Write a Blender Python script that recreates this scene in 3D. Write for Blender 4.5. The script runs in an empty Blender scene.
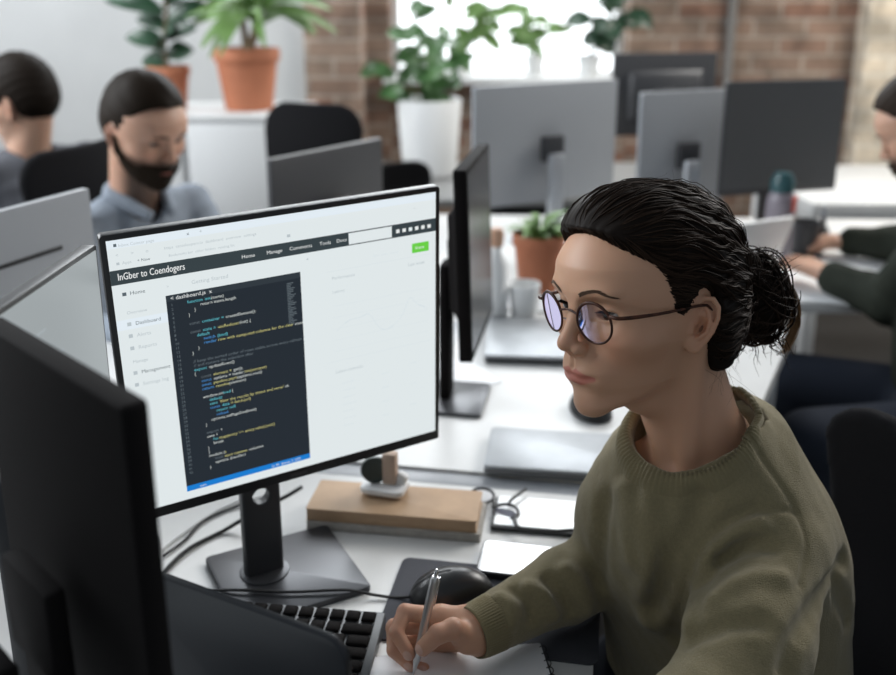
import bpy, bmesh, math, random
import numpy as np
from mathutils import Vector, Matrix, noise as mnoise
random.seed(7); rng = np.random.default_rng(7)
sc = bpy.context.scene
COL = sc.collection
PI = math.pi
# ------------------------------------------------------------------ camera
ZC, FPX, CX, CY = 1.45, 930.0, 448.0, 250.0
PIT = math.atan2(CY + 10, FPX)
cam = bpy.data.cameras.new('camera'); camo = bpy.data.objects.new('camera', cam); COL.objects.link(camo)
camo.location = (0, 0, ZC); camo.rotation_euler = (PI/2 - PIT, 0, 0)
cam.sensor_fit = 'HORIZONTAL'; cam.sensor_width = 36; cam.lens = FPX/896*36
cam.shift_y = -(337.5 - CY)/896
cam.dof.use_dof = True; cam.dof.focus_distance = .95; cam.dof.aperture_fstop = 3.0
cam.clip_start = .02
sc.camera = camo
# ------------------------------------------------------------------ world, lights, exposure
sc.view_settings.view_transform = 'Standard'; sc.view_settings.look = 'None'
sc.view_settings.gamma = 1; sc.view_settings.exposure = 0.0
wd = bpy.data.worlds.new('world'); sc.world = wd; wd.use_nodes = True
wd.node_tree.nodes['Background'].inputs[0].default_value = (.80, .90, 1, 1)
wd.node_tree.nodes['Background'].inputs[1].default_value = .29
def area(name, loc, tgt, sx, sy, watts, color=(1, 1, 1)):
    l = bpy.data.lights.new(name, 'AREA'); l.shape = 'RECTANGLE'; l.size = sx; l.size_y = sy; l.energy = watts; l.color = color
    o = bpy.data.objects.new(name, l); COL.objects.link(o); o.location = loc
    o.rotation_euler = (Vector(tgt) - Vector(loc)).to_track_quat('-Z', 'Y').to_euler(); return o
area('daylight_back_window', (-.2, 4.3, 2.5), (.1, 1.0, .9), 2.4, 1.4, 90, (.93, .97, 1))
area('daylight_left_window', (-2.2, 1.7, 1.9), (.2, 1.0, 1.0), 1.6, 1.4, 62, (.92, .96, 1))
area('daylight_right_window', (2.3, 3.0, 2.6), (.3, .9, 1.0), 1.2, 1.2, 78, (1, .97, .93))
area('far_left_wall_fill', (-2.4, 2.6, 2.5), (-1.4, 4.4, .9), 1.2, 1.2, 55, (.94, .97, 1))  # added fill lamp, out of view, to brighten the back-left wall and cabinet
area('pillar_fill', (2.6, 3.3, 2.3), (2.25, 4.6, 1.1), .6, 1.0, 26, (1, .93, .82))  # added warm fill lamp, not a window, aimed at the cream pillar
# ------------------------------------------------------------------ placement helpers (a pixel of the photo and a real height or distance -> a point in the room)
_c, _s = math.cos(PIT), math.sin(PIT)
def ray(x, y):
    a, b = (x - CX)/FPX, (y - CY)/FPX
    return Vector((a, _c - b*_s, -_s - b*_c))
def at(x, y, z=.73):
    r = ray(x, y); return Vector((0, 0, ZC)) + r*((z - ZC)/r.z)
def atY(x, y, Y):
    r = ray(x, y); return Vector((0, 0, ZC)) + r*(Y/r.y)
# ------------------------------------------------------------------ materials
def mat(name, col, rough=.5, metal=0, bump=0, bscale=60, var=0, vscale=8, spec=.5, sss=0, emis=None, es=1, coat=0, attr=None, trans=0, aniso=0, sheen=0):
    m = bpy.data.materials.new(name); m.use_nodes = True; nt = m.node_tree; N = nt.nodes; L = nt.links
    b = N['Principled BSDF']; I = b.inputs
    I['Base Color'].default_value = (*col, 1); I['Roughness'].default_value = rough; I['Metallic'].default_value = metal
    I['Specular IOR Level'].default_value = spec
    if coat: I['Coat Weight'].default_value = coat; I['Coat Roughness'].default_value = .06
    if trans: I['Transmission Weight'].default_value = trans; I['IOR'].default_value = 1.45
    if aniso: I['Anisotropic'].default_value = aniso
    if sheen: I['Sheen Weight'].default_value = sheen; I['Sheen Roughness'].default_value = .5
    if sss:
        I['Subsurface Weight'].default_value = sss; I['Subsurface Radius'].default_value = (1, .35, .2); I['Subsurface Scale'].default_value = .006
    src = None
    if attr:
        a = N.new('ShaderNodeAttribute'); a.attribute_name = attr; src = a.outputs['Color']
    tc = N.new('ShaderNodeTexCoord')
    if var:
        n = N.new('ShaderNodeTexNoise'); n.inputs['Scale'].default_value = vscale; n.inputs['Detail'].default_value = 5
        L.new(tc.outputs['Object'], n.inputs['Vector'])
        mp = N.new('ShaderNodeMapRange'); mp.inputs['From Min'].default_value = .3; mp.inputs['From Max'].default_value = .7
        mp.inputs['To Min'].default_value = 1 - var; mp.inputs['To Max'].default_value = 1 + var
        L.new(n.outputs['Fac'], mp.inputs['Value'])
        h = N.new('ShaderNodeVectorMath'); h.operation = 'SCALE'
        if src: L.new(src, h.inputs[0])
        else: h.inputs[0].default_value = col
        L.new(mp.outputs[0], h.inputs['Scale']); src = h.outputs[0]
    if src: L.new(src, I['Base Color'])
    if bump:
        n = N.new('ShaderNodeTexNoise'); n.inputs['Scale'].default_value = bscale; n.inputs['Detail'].default_value = 4
        L.new(tc.outputs['Object'], n.inputs['Vector'])
        bp = N.new('ShaderNodeBump'); bp.inputs['Strength'].default_value = bump; bp.inputs['Distance'].default_value = .002
        L.new(n.outputs['Fac'], bp.inputs['Height']); L.new(bp.outputs[0], I['Normal'])
    if emis:
        I['Emission Color'].default_value = (*emis, 1); I['Emission Strength'].default_value = es
    return m
M = {}
M['black'] = mat('black_plastic', (.012, .012, .013), .42, bump=.05, bscale=900)
M['black_matte'] = mat('black_matte_plastic', (.010, .009, .009), .8, spec=.06)
M['dark'] = mat('dark_grey_plastic', (.035, .036, .04), .42)
M['graphite'] = mat('graphite_metal', (.06, .062, .068), .35, .6)
M['silver'] = mat('silver_metal', (.42, .44, .47), .35, .7)
M['silver_plastic'] = mat('silver_plastic', (.27, .285, .305), .42)
M['white'] = mat('white_paint', (.75, .76, .76), .5)
M['desk'] = mat('white_desk_laminate', (.57, .575, .57), .38, var=.05, vscale=9, spec=.4)
M['paper'] = mat('white_paper', (.80, .80, .82), .75)
M['chrome'] = mat('chrome', (.7, .7, .72), .18, 1)
M['rubber'] = mat('rubber', (.015, .015, .016), .75)
M['glass_black'] = mat('black_glass', (.008, .008, .010), .06, spec=.9, coat=1)
M['terracotta'] = mat('terracotta', (.42, .15, .075), .75, var=.12, bump=.2, bscale=80)
M['soil'] = mat('soil', (.03, .02, .013), .95, bump=.8, bscale=200)
M['leaf'] = mat('green_leaf', (.045, .12, .03), .4, var=.35, vscale=12)
M['leaf_light'] = mat('light_green_leaf', (.12, .22, .06), .45, var=.3, vscale=12)
M['leaf_dark'] = mat('dark_green_leaf', (.02, .055, .028), .35, var=.3, vscale=12)
M['bark'] = mat('plant_stem', (.13, .09, .05), .8)
M['fabric_black'] = mat('black_fabric', (.010, .010, .011), .95, bump=.3, bscale=500, spec=.08)
# ------------------------------------------------------------------ objects and tags
def tag(o, label=None, cat=None, group=None, kind=None):
    if label: o['label'] = label
    if cat: o['category'] = cat
    if group: o['group'] = group
    if kind: o['kind'] = kind
    return o
def empty(name, loc=(0, 0, 0), rz=0, rx=0, ry=0):
    o = bpy.data.objects.new(name, None); COL.objects.link(o); o.location = loc; o.rotation_euler = (rx, ry, rz); o.empty_display_size = .05; return o
def link(name, me, m, parent=None, smooth=True, loc=(0, 0, 0), rot=(0, 0, 0)):
    if isinstance(m, (list, tuple)):
        for q in m: me.materials.append(q)
    elif m: me.materials.append(m)
    o = bpy.data.objects.new(name, me); COL.objects.link(o); o.location = loc; o.rotation_euler = rot
    if parent: o.parent = parent
    if smooth: me.shade_smooth()
    return o
def bmobj(name, bm, m, parent=None, smooth=False, loc=(0, 0, 0), rot=(0, 0, 0)):
    me = bpy.data.meshes.new(name); bmesh.ops.recalc_face_normals(bm, faces=bm.faces); bm.to_mesh(me); bm.free()
    o = link(name, me, m, parent, False, loc, rot)
    if smooth:
        me.shade_smooth()
        try: me.set_sharp_from_angle(angle=math.radians(40))
        except Exception: pass
    return o
def add_box(bm, c, s, bev=0, seg=2, rot=None, taper=None):
    r = bmesh.ops.create_cube(bm, size=1); vs = r['verts']
    for v in vs:
        k = 1
        if taper and v.co.z > 0: k = taper
        v.co = Vector((v.co.x*s[0]*k, v.co.y*s[1]*k, v.co.z*s[2]))
    if bev:
        es = list({e for v in vs for e in v.link_edges})
        rr = bmesh.ops.bevel(bm, geom=vs + es, offset=bev, segments=seg, affect='EDGES', profile=.5)
        vs = list({v for f in rr['faces'] for v in f.verts} | {v for v in vs if v.is_valid})
        # gather whole island
        seen = set(vs); st = list(vs)
        while st:
            v = st.pop()
            for e in v.link_edges:
                w = e.other_vert(v)
                if w not in seen: seen.add(w); st.append(w)
        vs = list(seen)
    mtx = Matrix.Translation(c) @ (rot.to_4x4() if rot else Matrix.Identity(4))
    bmesh.ops.transform(bm, matrix=mtx, verts=vs); return vs
def box(name, c, s, m, parent=None, bev=.002, seg=2, rot=None, **k):
    bm = bmesh.new(); add_box(bm, Vector((0, 0, 0)), s, bev, seg, None, k.pop('taper', None))
    return bmobj(name, bm, m, parent, True, c, rot or (0, 0, 0))
def plate(name, c, s, rad, m, parent=None, bev=.001, rot=(0, 0, 0), seg=6):
    """flat slab, outline with rounded corners; s = (x, y, thickness)"""
    bm = bmesh.new(); x, y, t = s[0]/2, s[1]/2, s[2]
    pts = []
    for qx, qy, a0 in ((1, 1, 0), (-1, 1, 90), (-1, -1, 180), (1, -1, 270)):
        for i in range(seg + 1):
            a = math.radians(a0 + 90*i/seg); pts.append((qx*(x - rad) + rad*math.cos(a), qy*(y - rad) + rad*math.sin(a), -t/2))
    f = bm.faces.new([bm.verts.new(p) for p in pts])
    r = bmesh.ops.extrude_face_region(bm, geom=[f]); vs = [g for g in r['geom'] if isinstance(g, bmesh.types.BMVert)]
    bmesh.ops.translate(bm, verts=vs, vec=(0, 0, t))
    if bev:
        es = [e for e in bm.edges if abs(e.verts[0].co.z - e.verts[1].co.z) < 1e-6]
        bmesh.ops.bevel(bm, geom=es, offset=bev, segments=2, affect='EDGES', profile=.5)
    return bmobj(name, bm, m, parent, True, c, rot)
def lathe(name, prof, m, parent=None, loc=(0, 0, 0), n=40, rot=(0, 0, 0), smooth=True):
    bm = bmesh.new(); rings = []
    for r, z in prof:
        if r < 1e-6: rings.append([bm.verts.new((0, 0, z))])
        else: rings.append([bm.verts.new((r*math.cos(2*PI*i/n), r*math.sin(2*PI*i/n), z)) for i in range(n)])
    for a, b in zip(rings, rings[1:]):
        for i in range(n):
            j = (i + 1) % n
            if len(a) == 1 and len(b) == 1: continue
            if len(a) == 1: bm.faces.new((a[0], b[i], b[j]))
            elif len(b) == 1: bm.faces.new((a[i], a[j], b[0]))
            else: bm.faces.new((a[i], a[j], b[j], b[i]))
    return bmobj(name, bm, m, parent, smooth, loc, rot)
def mesh_np(name, V, Fq):
    me = bpy.data.meshes.new(name); V = np.asarray(V, np.float32); Fq = np.asarray(Fq, np.int32); k = Fq.shape[1]
    me.vertices.add(len(V)); me.vertices.foreach_set('co', V.ravel())
    me.loops.add(Fq.size); me.loops.foreach_set('vertex_index', Fq.ravel())
    me.polygons.add(len(Fq)); me.polygons.foreach_set('loop_start', np.arange(0, Fq.size, k, dtype=np.int32))
    me.update(calc_edges=True); me.validate(); return me
def tube_np(P, R, sides=5, flat=1.0):
    """P (S,N,3), R (S,N): one tube per row"""
    P = np.asarray(P, float); R = np.asarray(R, float); S, N, _ = P.shape
    T = np.gradient(P, axis=1); T /= np.linalg.norm(T, axis=2, keepdims=True) + 1e-12
    ref = np.zeros_like(T); ref[..., 2] = 1; bad = np.abs(T[:, :, 2]).mean(1) > .8; ref[bad] = (1, 0, 0)
    A = np.cross(T, ref); A /= np.linalg.norm(A, axis=2, keepdims=True) + 1e-12
    B = np.cross(T, A); ang = np.arange(sides)*2*PI/sides
    V = P[:, :, None, :] + R[:, :, None, None]*(A[:, :, None, :]*np.cos(ang)[None, None, :, None] + flat*B[:, :, None, :]*np.sin(ang)[None, None, :, None])
    idx = np.arange(S*N*sides).reshape(S, N, sides); a = idx[:, :-1]; b = idx[:, 1:]
    F = np.stack([a, np.roll(a, -1, 2), np.roll(b, -1, 2), b], -1).reshape(-1, 4)
    return V.reshape(-1, 3), F
def resample(pts, n):
    P = np.array([tuple(p) for p in pts], float)
    if len(P) > 2:   # Catmull-Rom
        Q = [2*P[0] - P[1], *P, 2*P[-1] - P[-2]]; out = []
        m = max(2, n//(len(P) - 1) + 2)
        for i in range(1, len(Q) - 2):
            for t in np.linspace(0, 1, m, endpoint=False):
                a, b, c_, d = Q[i-1], Q[i], Q[i+1], Q[i+2]
                out.append(.5*((2*b) + (c_ - a)*t + (2*a - 5*b + 4*c_ - d)*t*t + (-a + 3*b - 3*c_ + d)*t**3))
        out.append(P[-1]); P = np.array(out)
    d = np.r_[0, np.cumsum(np.linalg.norm(np.diff(P, axis=0), axis=1))]; u = np.linspace(0, d[-1], n)
    return np.stack([np.interp(u, d, P[:, k]) for k in range(3)], 1)
def tube(name, pts, r, m, parent=None, n=24, sides=8, closed=False, flat=1.0):
    P = resample(pts, n); R = np.interp(np.linspace(0, 1, n), np.linspace(0, 1, len(r)), r) if isinstance(r, (list, tuple)) else np.full(n, float(r))
    R = np.array(R); 
    if not closed:
        d0, d1 = P[0] - P[1], P[-1] - P[-2]
        P = np.vstack([P[:1], P, P[-1:]]); R = np.r_[1e-5, R, 1e-5]
        P[0] += d0*1e-3; P[-1] += d1*1e-3
    V, F = tube_np(P[None], R[None], sides, flat)
    return link(name, mesh_np(name, V, F), m, parent)
# ------------------------------------------------------------------ signed-distance modelling
def A3(v): return np.array(tuple(v), np.float32)
def ell(p, c, r, R=None):
    q = p - A3(c)
    if R is not None: q = q @ R            # columns of R are the axes
    r = A3(r); k0 = np.linalg.norm(q/r, axis=-1); k1 = np.linalg.norm(q/(r*r), axis=-1)
    return k0*(k0 - 1)/np.maximum(k1, 1e-6)
def cap(p, a, b, ra, rb=None):
    rb = ra if rb is None else rb
    a = A3(a); b = A3(b); ab = b - a; t = np.clip(((p - a) @ ab)/max(float(ab @ ab), 1e-12), 0, 1)
    return np.linalg.norm(p - a - t[..., None]*ab, axis=-1) - (ra + (rb - ra)*t)
def chain(p, pts, rs, k=0):
    d = None
    for i in range(len(pts) - 1):
        e = cap(p, pts[i], pts[i+1], rs[i], rs[i+1]); d = e if d is None else (smin(d, e, k) if k else np.minimum(d, e))
    return d
def smin(a, b, k): 
    h = np.maximum(k - np.abs(a - b), 0)/k; return np.minimum(a, b) - h*h*k*.25
def smax(a, b, k): return -smin(-a, -b, k)
def sdf_mesh(name, fn, lo, hi, h):
    lo = np.array(lo, np.float32); hi = np.array(hi, np.float32); B = 8
    nb = np.ceil((hi - lo)/(h*B)).astype(int) + 1; n = nb*B
    g = np.stack(np.meshgrid(*[np.arange(k) for k in nb], indexing='ij'), -1).reshape(-1, 3)
    cen = (lo + (g*B + (B - 1)/2)*h).astype(np.float32); dc = fn(cen).astype(np.float32)
    D = np.repeat(np.repeat(np.repeat(np.where(dc < 0, -1, 1).astype(np.float32).reshape(nb), B, 0), B, 1), B, 2)
    keep = g[np.abs(dc) < h*B*1.35]
    off = np.stack(np.meshgrid(*[np.arange(B)]*3, indexing='ij'), -1).reshape(-1, 3)
    for i in range(0, len(keep), 400):
        ii = keep[i:i+400, None, :]*B + off[None]; d = fn((lo + ii*h).reshape(-1, 3).astype(np.float32)).reshape(ii.shape[:2])
        D[ii[..., 0], ii[..., 1], ii[..., 2]] = d
    ins = D < 0
    c8 = [ins[a:n[0]-1+a, b:n[1]-1+b, c_:n[2]-1+c_] for a in (0, 1) for b in (0, 1) for c_ in (0, 1)]
    al = c8[0].copy(); an = c8[0].copy()
    for q in c8[1:]: al &= q; an |= q
    cells = np.argwhere(an & ~al); idm = np.full(tuple(n - 1), -1, np.int32); idm[tuple(cells.T)] = np.arange(len(cells))
    acc = np.zeros((len(cells), 3), np.float32); cnt = np.zeros(len(cells), np.float32)
    for ax in range(3):
        for a in (0, 1):
            for b in (0, 1):
                o0 = [0, 0, 0]; o0[(ax+1) % 3] = a; o0[(ax+2) % 3] = b; o1 = list(o0); o1[ax] = 1
                d0 = D[tuple((cells + o0).T)]; d1 = D[tuple((cells + o1).T)]; mk = (d0 < 0) != (d1 < 0)
                t = np.where(mk, d0/np.where(mk, d0 - d1, 1), 0); pt = np.array(o0, np.float32)[None] + t[:, None]*np.eye(3, dtype=np.float32)[ax]
                acc += pt*mk[:, None]; cnt += mk
    V = lo + (cells + acc/np.maximum(cnt, 1)[:, None])*h; Fs = []
    for ax in range(3):
        u, v = (ax+1) % 3, (ax+2) % 3
        sl0 = [slice(None)]*3; sl1 = [slice(None)]*3; sl0[ax] = slice(0, -1); sl1[ax] = slice(1, None)
        ch = ins[tuple(sl0)] != ins[tuple(sl1)]; e = np.argwhere(ch)
        e = e[(e[:, u] > 0) & (e[:, v] > 0) & (e[:, u] < n[u]-1) & (e[:, v] < n[v]-1)]
        def cid(du, dv):
            q = e.copy(); q[:, u] += du; q[:, v] += dv; return idm[tuple(q.T)]
        Q = np.stack([cid(-1, -1), cid(0, -1), cid(0, 0), cid(-1, 0)], 1); fl = ins[tuple(e.T)]
        Q[~fl] = Q[~fl][:, ::-1]; Fs.append(Q[(Q >= 0).all(1)])
    return mesh_np(name, V, np.vstack(Fs))
def verts_of(me):
    a = np.empty(len(me.vertices)*3, np.float32); me.vertices.foreach_get('co', a); return a.reshape(-1, 3)
def set_tint(me, C):
    at_ = me.color_attributes.new('tint', 'FLOAT_COLOR', 'POINT'); C = np.concatenate([C, np.ones((len(C), 1))], 1).astype(np.float32)
    at_.data.foreach_set('color', C.ravel())
def mix(a, b, t): return a*(1 - t[:, None]) + np.array(b)[None]*t[:, None]
def sstep(x, a, b): t = np.clip((x - a)/(b - a), 0, 1); return t*t*(3 - 2*t)
def cast(fn, x, y, t0=.5, t1=2.0):
    """first point of the surface fn on the sight line of a photo pixel"""
    r = np.array(ray(x, y)); r /= np.linalg.norm(r); t = t0
    for _ in range(90):
        p = np.array([0, 0, ZC]) + r*t; d = float(fn(p[None].astype(np.float32))[0])
        if d < 3e-4: break
        t += max(d*.8, 2e-4)
        if t > t1: return None
    return p
# ------------------------------------------------------------------ heads
def sdf_arr(fn, lo, hi, h):
    me = sdf_mesh('tmp', fn, lo, hi, h); V = verts_of(me).copy(); F = np.empty(len(me.loops), np.int32); me.loops.foreach_get('vertex_index', F)
    bpy.data.meshes.remove(me); return V, F.reshape(-1, 4)
def joinVF(items):
    Vs, Fs, o = [], [], 0
    for V, F in items: Vs.append(V); Fs.append(F + o); o += len(V)
    return np.vstack(Vs), np.vstack(Fs)
FZ = np.array([-.100, -.094, -.084, -.068, -.060, -.045, -.030, -.015, .000, .020, .035, .060, .08])
FXF = np.array([.070, .0800, .0860, .0860, .0890, .0925, .0900, .0865, .0860, .0880, .0945, .0925, .083])
FW = np.array([.018, .026, .0345, .0425, .0470, .0525, .0585, .0640, .0655, .0650, .0655, .0660, .062])
FXC = np.array([.046, .043, .040, .035, .032, .028, .026, .025, .025, .024, .022, .015, .010])
EYE = np.array([.0715, .0315, .0165])
def head_sdf(p, male=False):
    x, y, z = p[..., 0], p[..., 1], p[..., 2]; ay = np.abs(y); q = np.stack([x, ay, z], -1)
    d = ell(p, (.002, 0, .046), (.093, .0735, .083))
    d = smin(d, ell(p, (-.025, 0, .020), (.068, .066, .062)), .02)
    xf = np.interp(z, FZ, FXF); w = np.interp(z, FZ, FW); xc = np.interp(z, FZ, FXC)
    if male: w = w*1.12
    u = np.where(x > xc, (x - xc)/(xf - xc), (xc - x)/.055); v = ay/w; n = 2.25
    r = (np.abs(u)**n + v**n)**(1/n); dl = (r - 1)*np.minimum(xf - xc, w)*.92
    dl = smax(dl, z - .07, .02); dl = smax(dl, -.0985 - z, .012)
    # underside of the jaw rises towards the ear
    dl = smax(dl, (-.0965 + (.082 - x)*.34 - z)*.92, .016)
    d = smin(d, dl, .022)
    # cheekbones, brow, eye sockets
    d = smin(d, ell(q, (.056, .044, -.010), (.022, .020, .014)), .022)
    d = smin(d, ell(q, (.083, .022, .034), (.010, .022, .007)), .014)
    d = smax(d, -ell(q, (.0945, .033, .0165), (.0125, .0185, .0125)), .014)
    d = smax(d, -ell(q, (.094, .016, .013), (.009, .007, .012)), .008)
    # nose
    d = smin(d, cap(p, (.0865, 0, .026), (.1035, 0, -.010), .0058, .0075), .012)
    d = smin(d, ell(p, (.1060, 0, -.0160), (.0098, .0082, .0080)), .007)
    d = smin(d, ell(q, (.0980, .0112, -.0210), (.0090, .0056, .0066)), .005)
    d = smin(d, cap(p, (.100, 0, -.025), (.092, 0, -.030), .004, .004), .006)
    d = smax(d, -ell(q, (.1015, .0068, -.0295), (.0055, .0032, .0050)), .003)
    d = smax(d, -cap(q, (.091, .0195, -.0175), (.086, .0215, -.027), .0012, .001), .005)
    # mouth: muzzle, lips, line, philtrum, fold
    d = smin(d, ell(p, (.078, 0, -.048), (.020, .028, .021)), .016)
    d = smin(d, ell(q, (.0905, .0062, -.0460), (.0096, .0145, .0046)), .004)
    d = smin(d, ell(q, (.0895, .0000, -.0550), (.0106, .0165, .0060)), .005)
    mx = .1015 - 10.5*ay*ay - .06*ay; zl = -.0503 + .0012*np.cos(ay*260) - .05*ay
    dm = np.sqrt((x - mx)**2 + (z - zl)**2) - .0016; dm = np.where(ay < .0255, dm, np.hypot(dm, ay - .0255))
    d = smax(d, -dm, .004)
    d = smax(d, -cap(q, (.0995, 0, -.033), (.0995, 0, -.041), .0016, .0020), .004)
    d = smax(d, -ell(p, (.0975, 0, -.0665), (.0065, .020, .005)), .010)
    d = smin(d, ell(p, (.0750, 0, -.084), (.0150, .016, .0135)), .014)
    # eyelids with a lowered opening
    dd = ell(q, EYE, (.0138, .0148, .0136))
    d = smin(d, dd, .003)
    az = EYE[2] - .0035 - (ay - EYE[1])**2*9 * 1.0
    op = np.sqrt(((ay - EYE[1])/.0135)**2 + ((z - (EYE[2] - .0022 + (ay-EYE[1])*.10))/.0046)**2)
    opn = np.maximum((op - 1)*.0036, .0700 - x)
    d = smax(d, -opn, .0012)
    d = smax(d, -(np.linalg.norm(q - A3(EYE), axis=-1) - .0118), .001)
    # ear
    d = smin(d, ear_sdf(q), .004)
    return d
def ear_local(q):
    a = math.radians(29); t = math.radians(10); k = .98
    o = q - A3((-.005, .0675, -.001))
    ef = np.array([math.cos(a), -math.sin(a), 0]); en = np.array([math.sin(a), math.cos(a), 0]); eu = np.array([0, 0, 1.])
    ef2 = ef*math.cos(t) - eu*math.sin(t)*-1; ef2 /= np.linalg.norm(ef2); eu2 = eu*math.cos(t) - ef*math.sin(t)
    return np.stack([o @ ef2.astype(np.float32), o @ en.astype(np.float32), o @ eu2.astype(np.float32)], -1)/k, k
def ear_sdf(q):
    e, k = ear_local(q); mm = lambda L, h: [(f/1000, (h if np.isscalar(h) else h[i])/1000, u/1000) for i, (f, u) in enumerate(L)]
    sh = ell(e, (-.003, .003, .003), (.0145, .0035, .0265))
    sh = smin(sh, ell(e, (.0015, .003, -.0215), (.0085, .0036, .0090)), .004)
    sh = smax(sh, -ell(e, (.0010, .0080, -.002), (.0088, .0105, .0110)), .003)
    sh = smax(sh, -ell(e, (-.002, .0075, .019), (.0060, .0040, .0060)), .002)
    hx = mm([(3, 2), (8, 10), (7.5, 20), (1, 28), (-8, 28.5), (-14.5, 21), (-16, 9), (-13.5, -5), (-8, -17), (-2, -26)], [3, 5, 6.5, 8, 9, 9.5, 9, 8, 6, 4])
    sh = smin(sh, chain(e, hx, [.0018, .0022, .0025, .0026, .0026, .0025, .0024, .0022, .0024, .0030]), .0018)
    ah = mm([(-1, 21), (-7, 14), (-9.5, 4), (-7.5, -7), (-1, -13.5)], [5.5, 7.2, 7.8, 7.2, 6])
    sh = smin(sh, chain(e, ah, [.0014, .0022, .0024, .0022, .0022]), .0025)
    sh = smin(sh, cap(e, (.0085, .0045, -.001), (.0075, .0055, -.008), .0030, .0026), .004)
    return sh*k
EYEV = EYE.astype(np.float32)
def skin_tint(V, base=(.56, .315, .200), stubble=0):
    ay = np.abs(V[:, 1]); x, z = V[:, 0], V[:, 2]; C = np.tile(np.array(base), (len(V), 1)).astype(float)
    ck = np.exp(-(((ay - .043)/.020)**2 + ((z + .018)/.02)**2))*(x > .03); C = mix(C, (base[0]*.98, base[1]*.80, base[2]*.78), ck*.55)
    up = (-.0415 - .0035*np.exp(-(ay/.0035)**2)*1.0 - np.clip(ay - .006, 0, 1)*.36)
    lo = (-.0615 + np.clip(ay - .004, 0, 1)*.42)
    lip = sstep(up - z, -.0006, .0006)*sstep(z - lo, -.0008, .0010)*sstep(.0262 - ay, 0, .0015)*sstep(x, .074, .078)
    C = mix(C, (base[0]*.84, base[1]*.47, base[2]*.55), lip*.9)
    nt = np.exp(-((x - .112)**2 + V[:, 1]**2 + (z + .017)**2)/.00012); C = mix(C, (base[0], base[1]*.82, base[2]*.8), nt*.4)
    er = np.exp(-(((x + .006)/.02)**2 + ((ay - .075)/.012)**2 + (z/.03)**2)); C = mix(C, (base[0]*1.0, base[1]*.80, base[2]*.76), er*.5)
    if stubble:
        b = sstep(-z, .012, .030)*sstep(x, -.005, .02)*(1 - lip)*(1 - np.exp(-(((ay - .036)/.02)**2 + ((z + .012)/.016)**2)))
        b = b*(1 - .0*b); C = mix(C, (.035, .022, .016), b*stubble)
    return C
class Head:
    def __init__(s, O, fwd, pitch=0, roll=0, scale=1.0):
        f = Vector(fwd).normalized(); u = Vector((0, 0, 1)); l = u.cross(f).normalized()
        f2 = f*math.cos(pitch) - u*math.sin(pitch); u2 = l.cross(-f2)*-1; u2 = f2.cross(l)
        l2 = l*math.cos(roll) + u2*math.sin(roll); u3 = f2.cross(l2)
        s.R = np.array([tuple(f2), tuple(l2), tuple(u3)], np.float32).T; s.O = A3(O); s.k = scale
    def loc(s, p): return ((p - s.O) @ s.R)/s.k
    def wld(s, q): return (np.asarray(q) @ s.R.T)*s.k + s.O
# ------------------------------------------------------------------ hands
def hand_sdf(p, J, sc_=1.0):
    """J: wrist, elbowdir, fingers {name: [mcp, pip, dip, tip]}, thumb [cmc, mcp, ip, tip]"""
    R = {'index': (.0100, .0088, .0078, .0068), 'middle': (.0100, .0089, .0079, .0069), 'ring': (.0095, .0083, .0073, .0065), 'pinky': (.0085, .0072, .0064, .0057)}
    d = None
    for k in ('index', 'middle', 'ring', 'pinky'):
        e = chain(p, J[k], [r*sc_ for r in R[k]], .002)
        d = e if d is None else smin(d, e, .0022)
    W = J['wrist']; pm = None
    for i, k in enumerate(('index', 'middle', 'ring', 'pinky')):
        off = J['across']*(.012 - .008*i)
        e = cap(p, W + off*.8, J[k][0], .0130*sc_, (.0125 - .0007*i)*sc_); pm = e if pm is None else smin(pm, e, .014)
    pm = smin(pm, cap(p, W, J['thumb'][0], .0140*sc_, .0145*sc_), .014)
    pm = smin(pm, cap(p, J['thumb'][0], J['index'][0], .010*sc_, .007*sc_), .012)
    fore = smin(cap(p, W + J['across']*.008, J['elbow'] + J['across']*.012, .0150*sc_, .030*sc_), cap(p, W - J['across']*.008, J['elbow'] - J['across']*.012, .0150*sc_, .030*sc_), .02)
    d = smin(d, pm, .007)
    th = chain(p, J['thumb'], [.0140*sc_, .0112*sc_, .0098*sc_, .0085*sc_], .003)
    d = smin(d, th, .005); d = smin(d, fore, .018)
    return d
def nail_tint(V, C, J, cam_side):
    for k in ('index', 'middle', 'ring', 'pinky', 'thumb'):
        a, b = np.array(J[k][-2]), np.array(J[k][-1]); t = (b - a)/np.linalg.norm(b - a); n = np.array(J.get(k + '_n', cam_side), float); n -= t*(n @ t); n /= np.linalg.norm(n)
        r = .0085 if k == 'thumb' else .0065; s = np.cross(t, n); q = V - (b + n*r*.9 + t*.001)
        m = ((q @ t)/.0062)**2 + ((q @ s)/(r*.72))**2 + ((q @ n)/.006)**2
        C = mix(C, (.62, .42, .35), (1 - sstep(m, .75, 1.05))*.75)
    return C
# ------------------------------------------------------------------ the woman
M['skin'] = mat('skin', (.5, .3, .2), .46, sss=.18, attr='tint', spec=.4, bump=.06, bscale=900)
M['eye'] = mat('eyeball', (.8, .8, .8), .08, attr='tint', coat=.6)
M['hair'] = mat('dark_brown_hair', (.016, .0105, .008), .55, attr='tint', spec=.06)
M['wool'] = mat('olive_wool', (.215, .180, .100), .95, bump=.8, bscale=800, var=.08, vscale=260, spec=.15, sheen=.25)
M['rib'] = mat('ribbed_olive_wool', (.205, .172, .096), .95, bump=.5, bscale=500, spec=.15, sheen=.2)
M['jeans'] = mat('dark_jeans', (.010, .015, .028), .9, bump=.4, bscale=400)
HW = Head((.215, .948, 1.116), (-.866, -.5, 0), math.radians(-1), .12, 1.03)
T_ = np.array([-.68, -.73, 0]); L_ = np.array([.73, -.68, 0]); RT = np.array([T_, L_, [0, 0, 1]], np.float32).T
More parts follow.
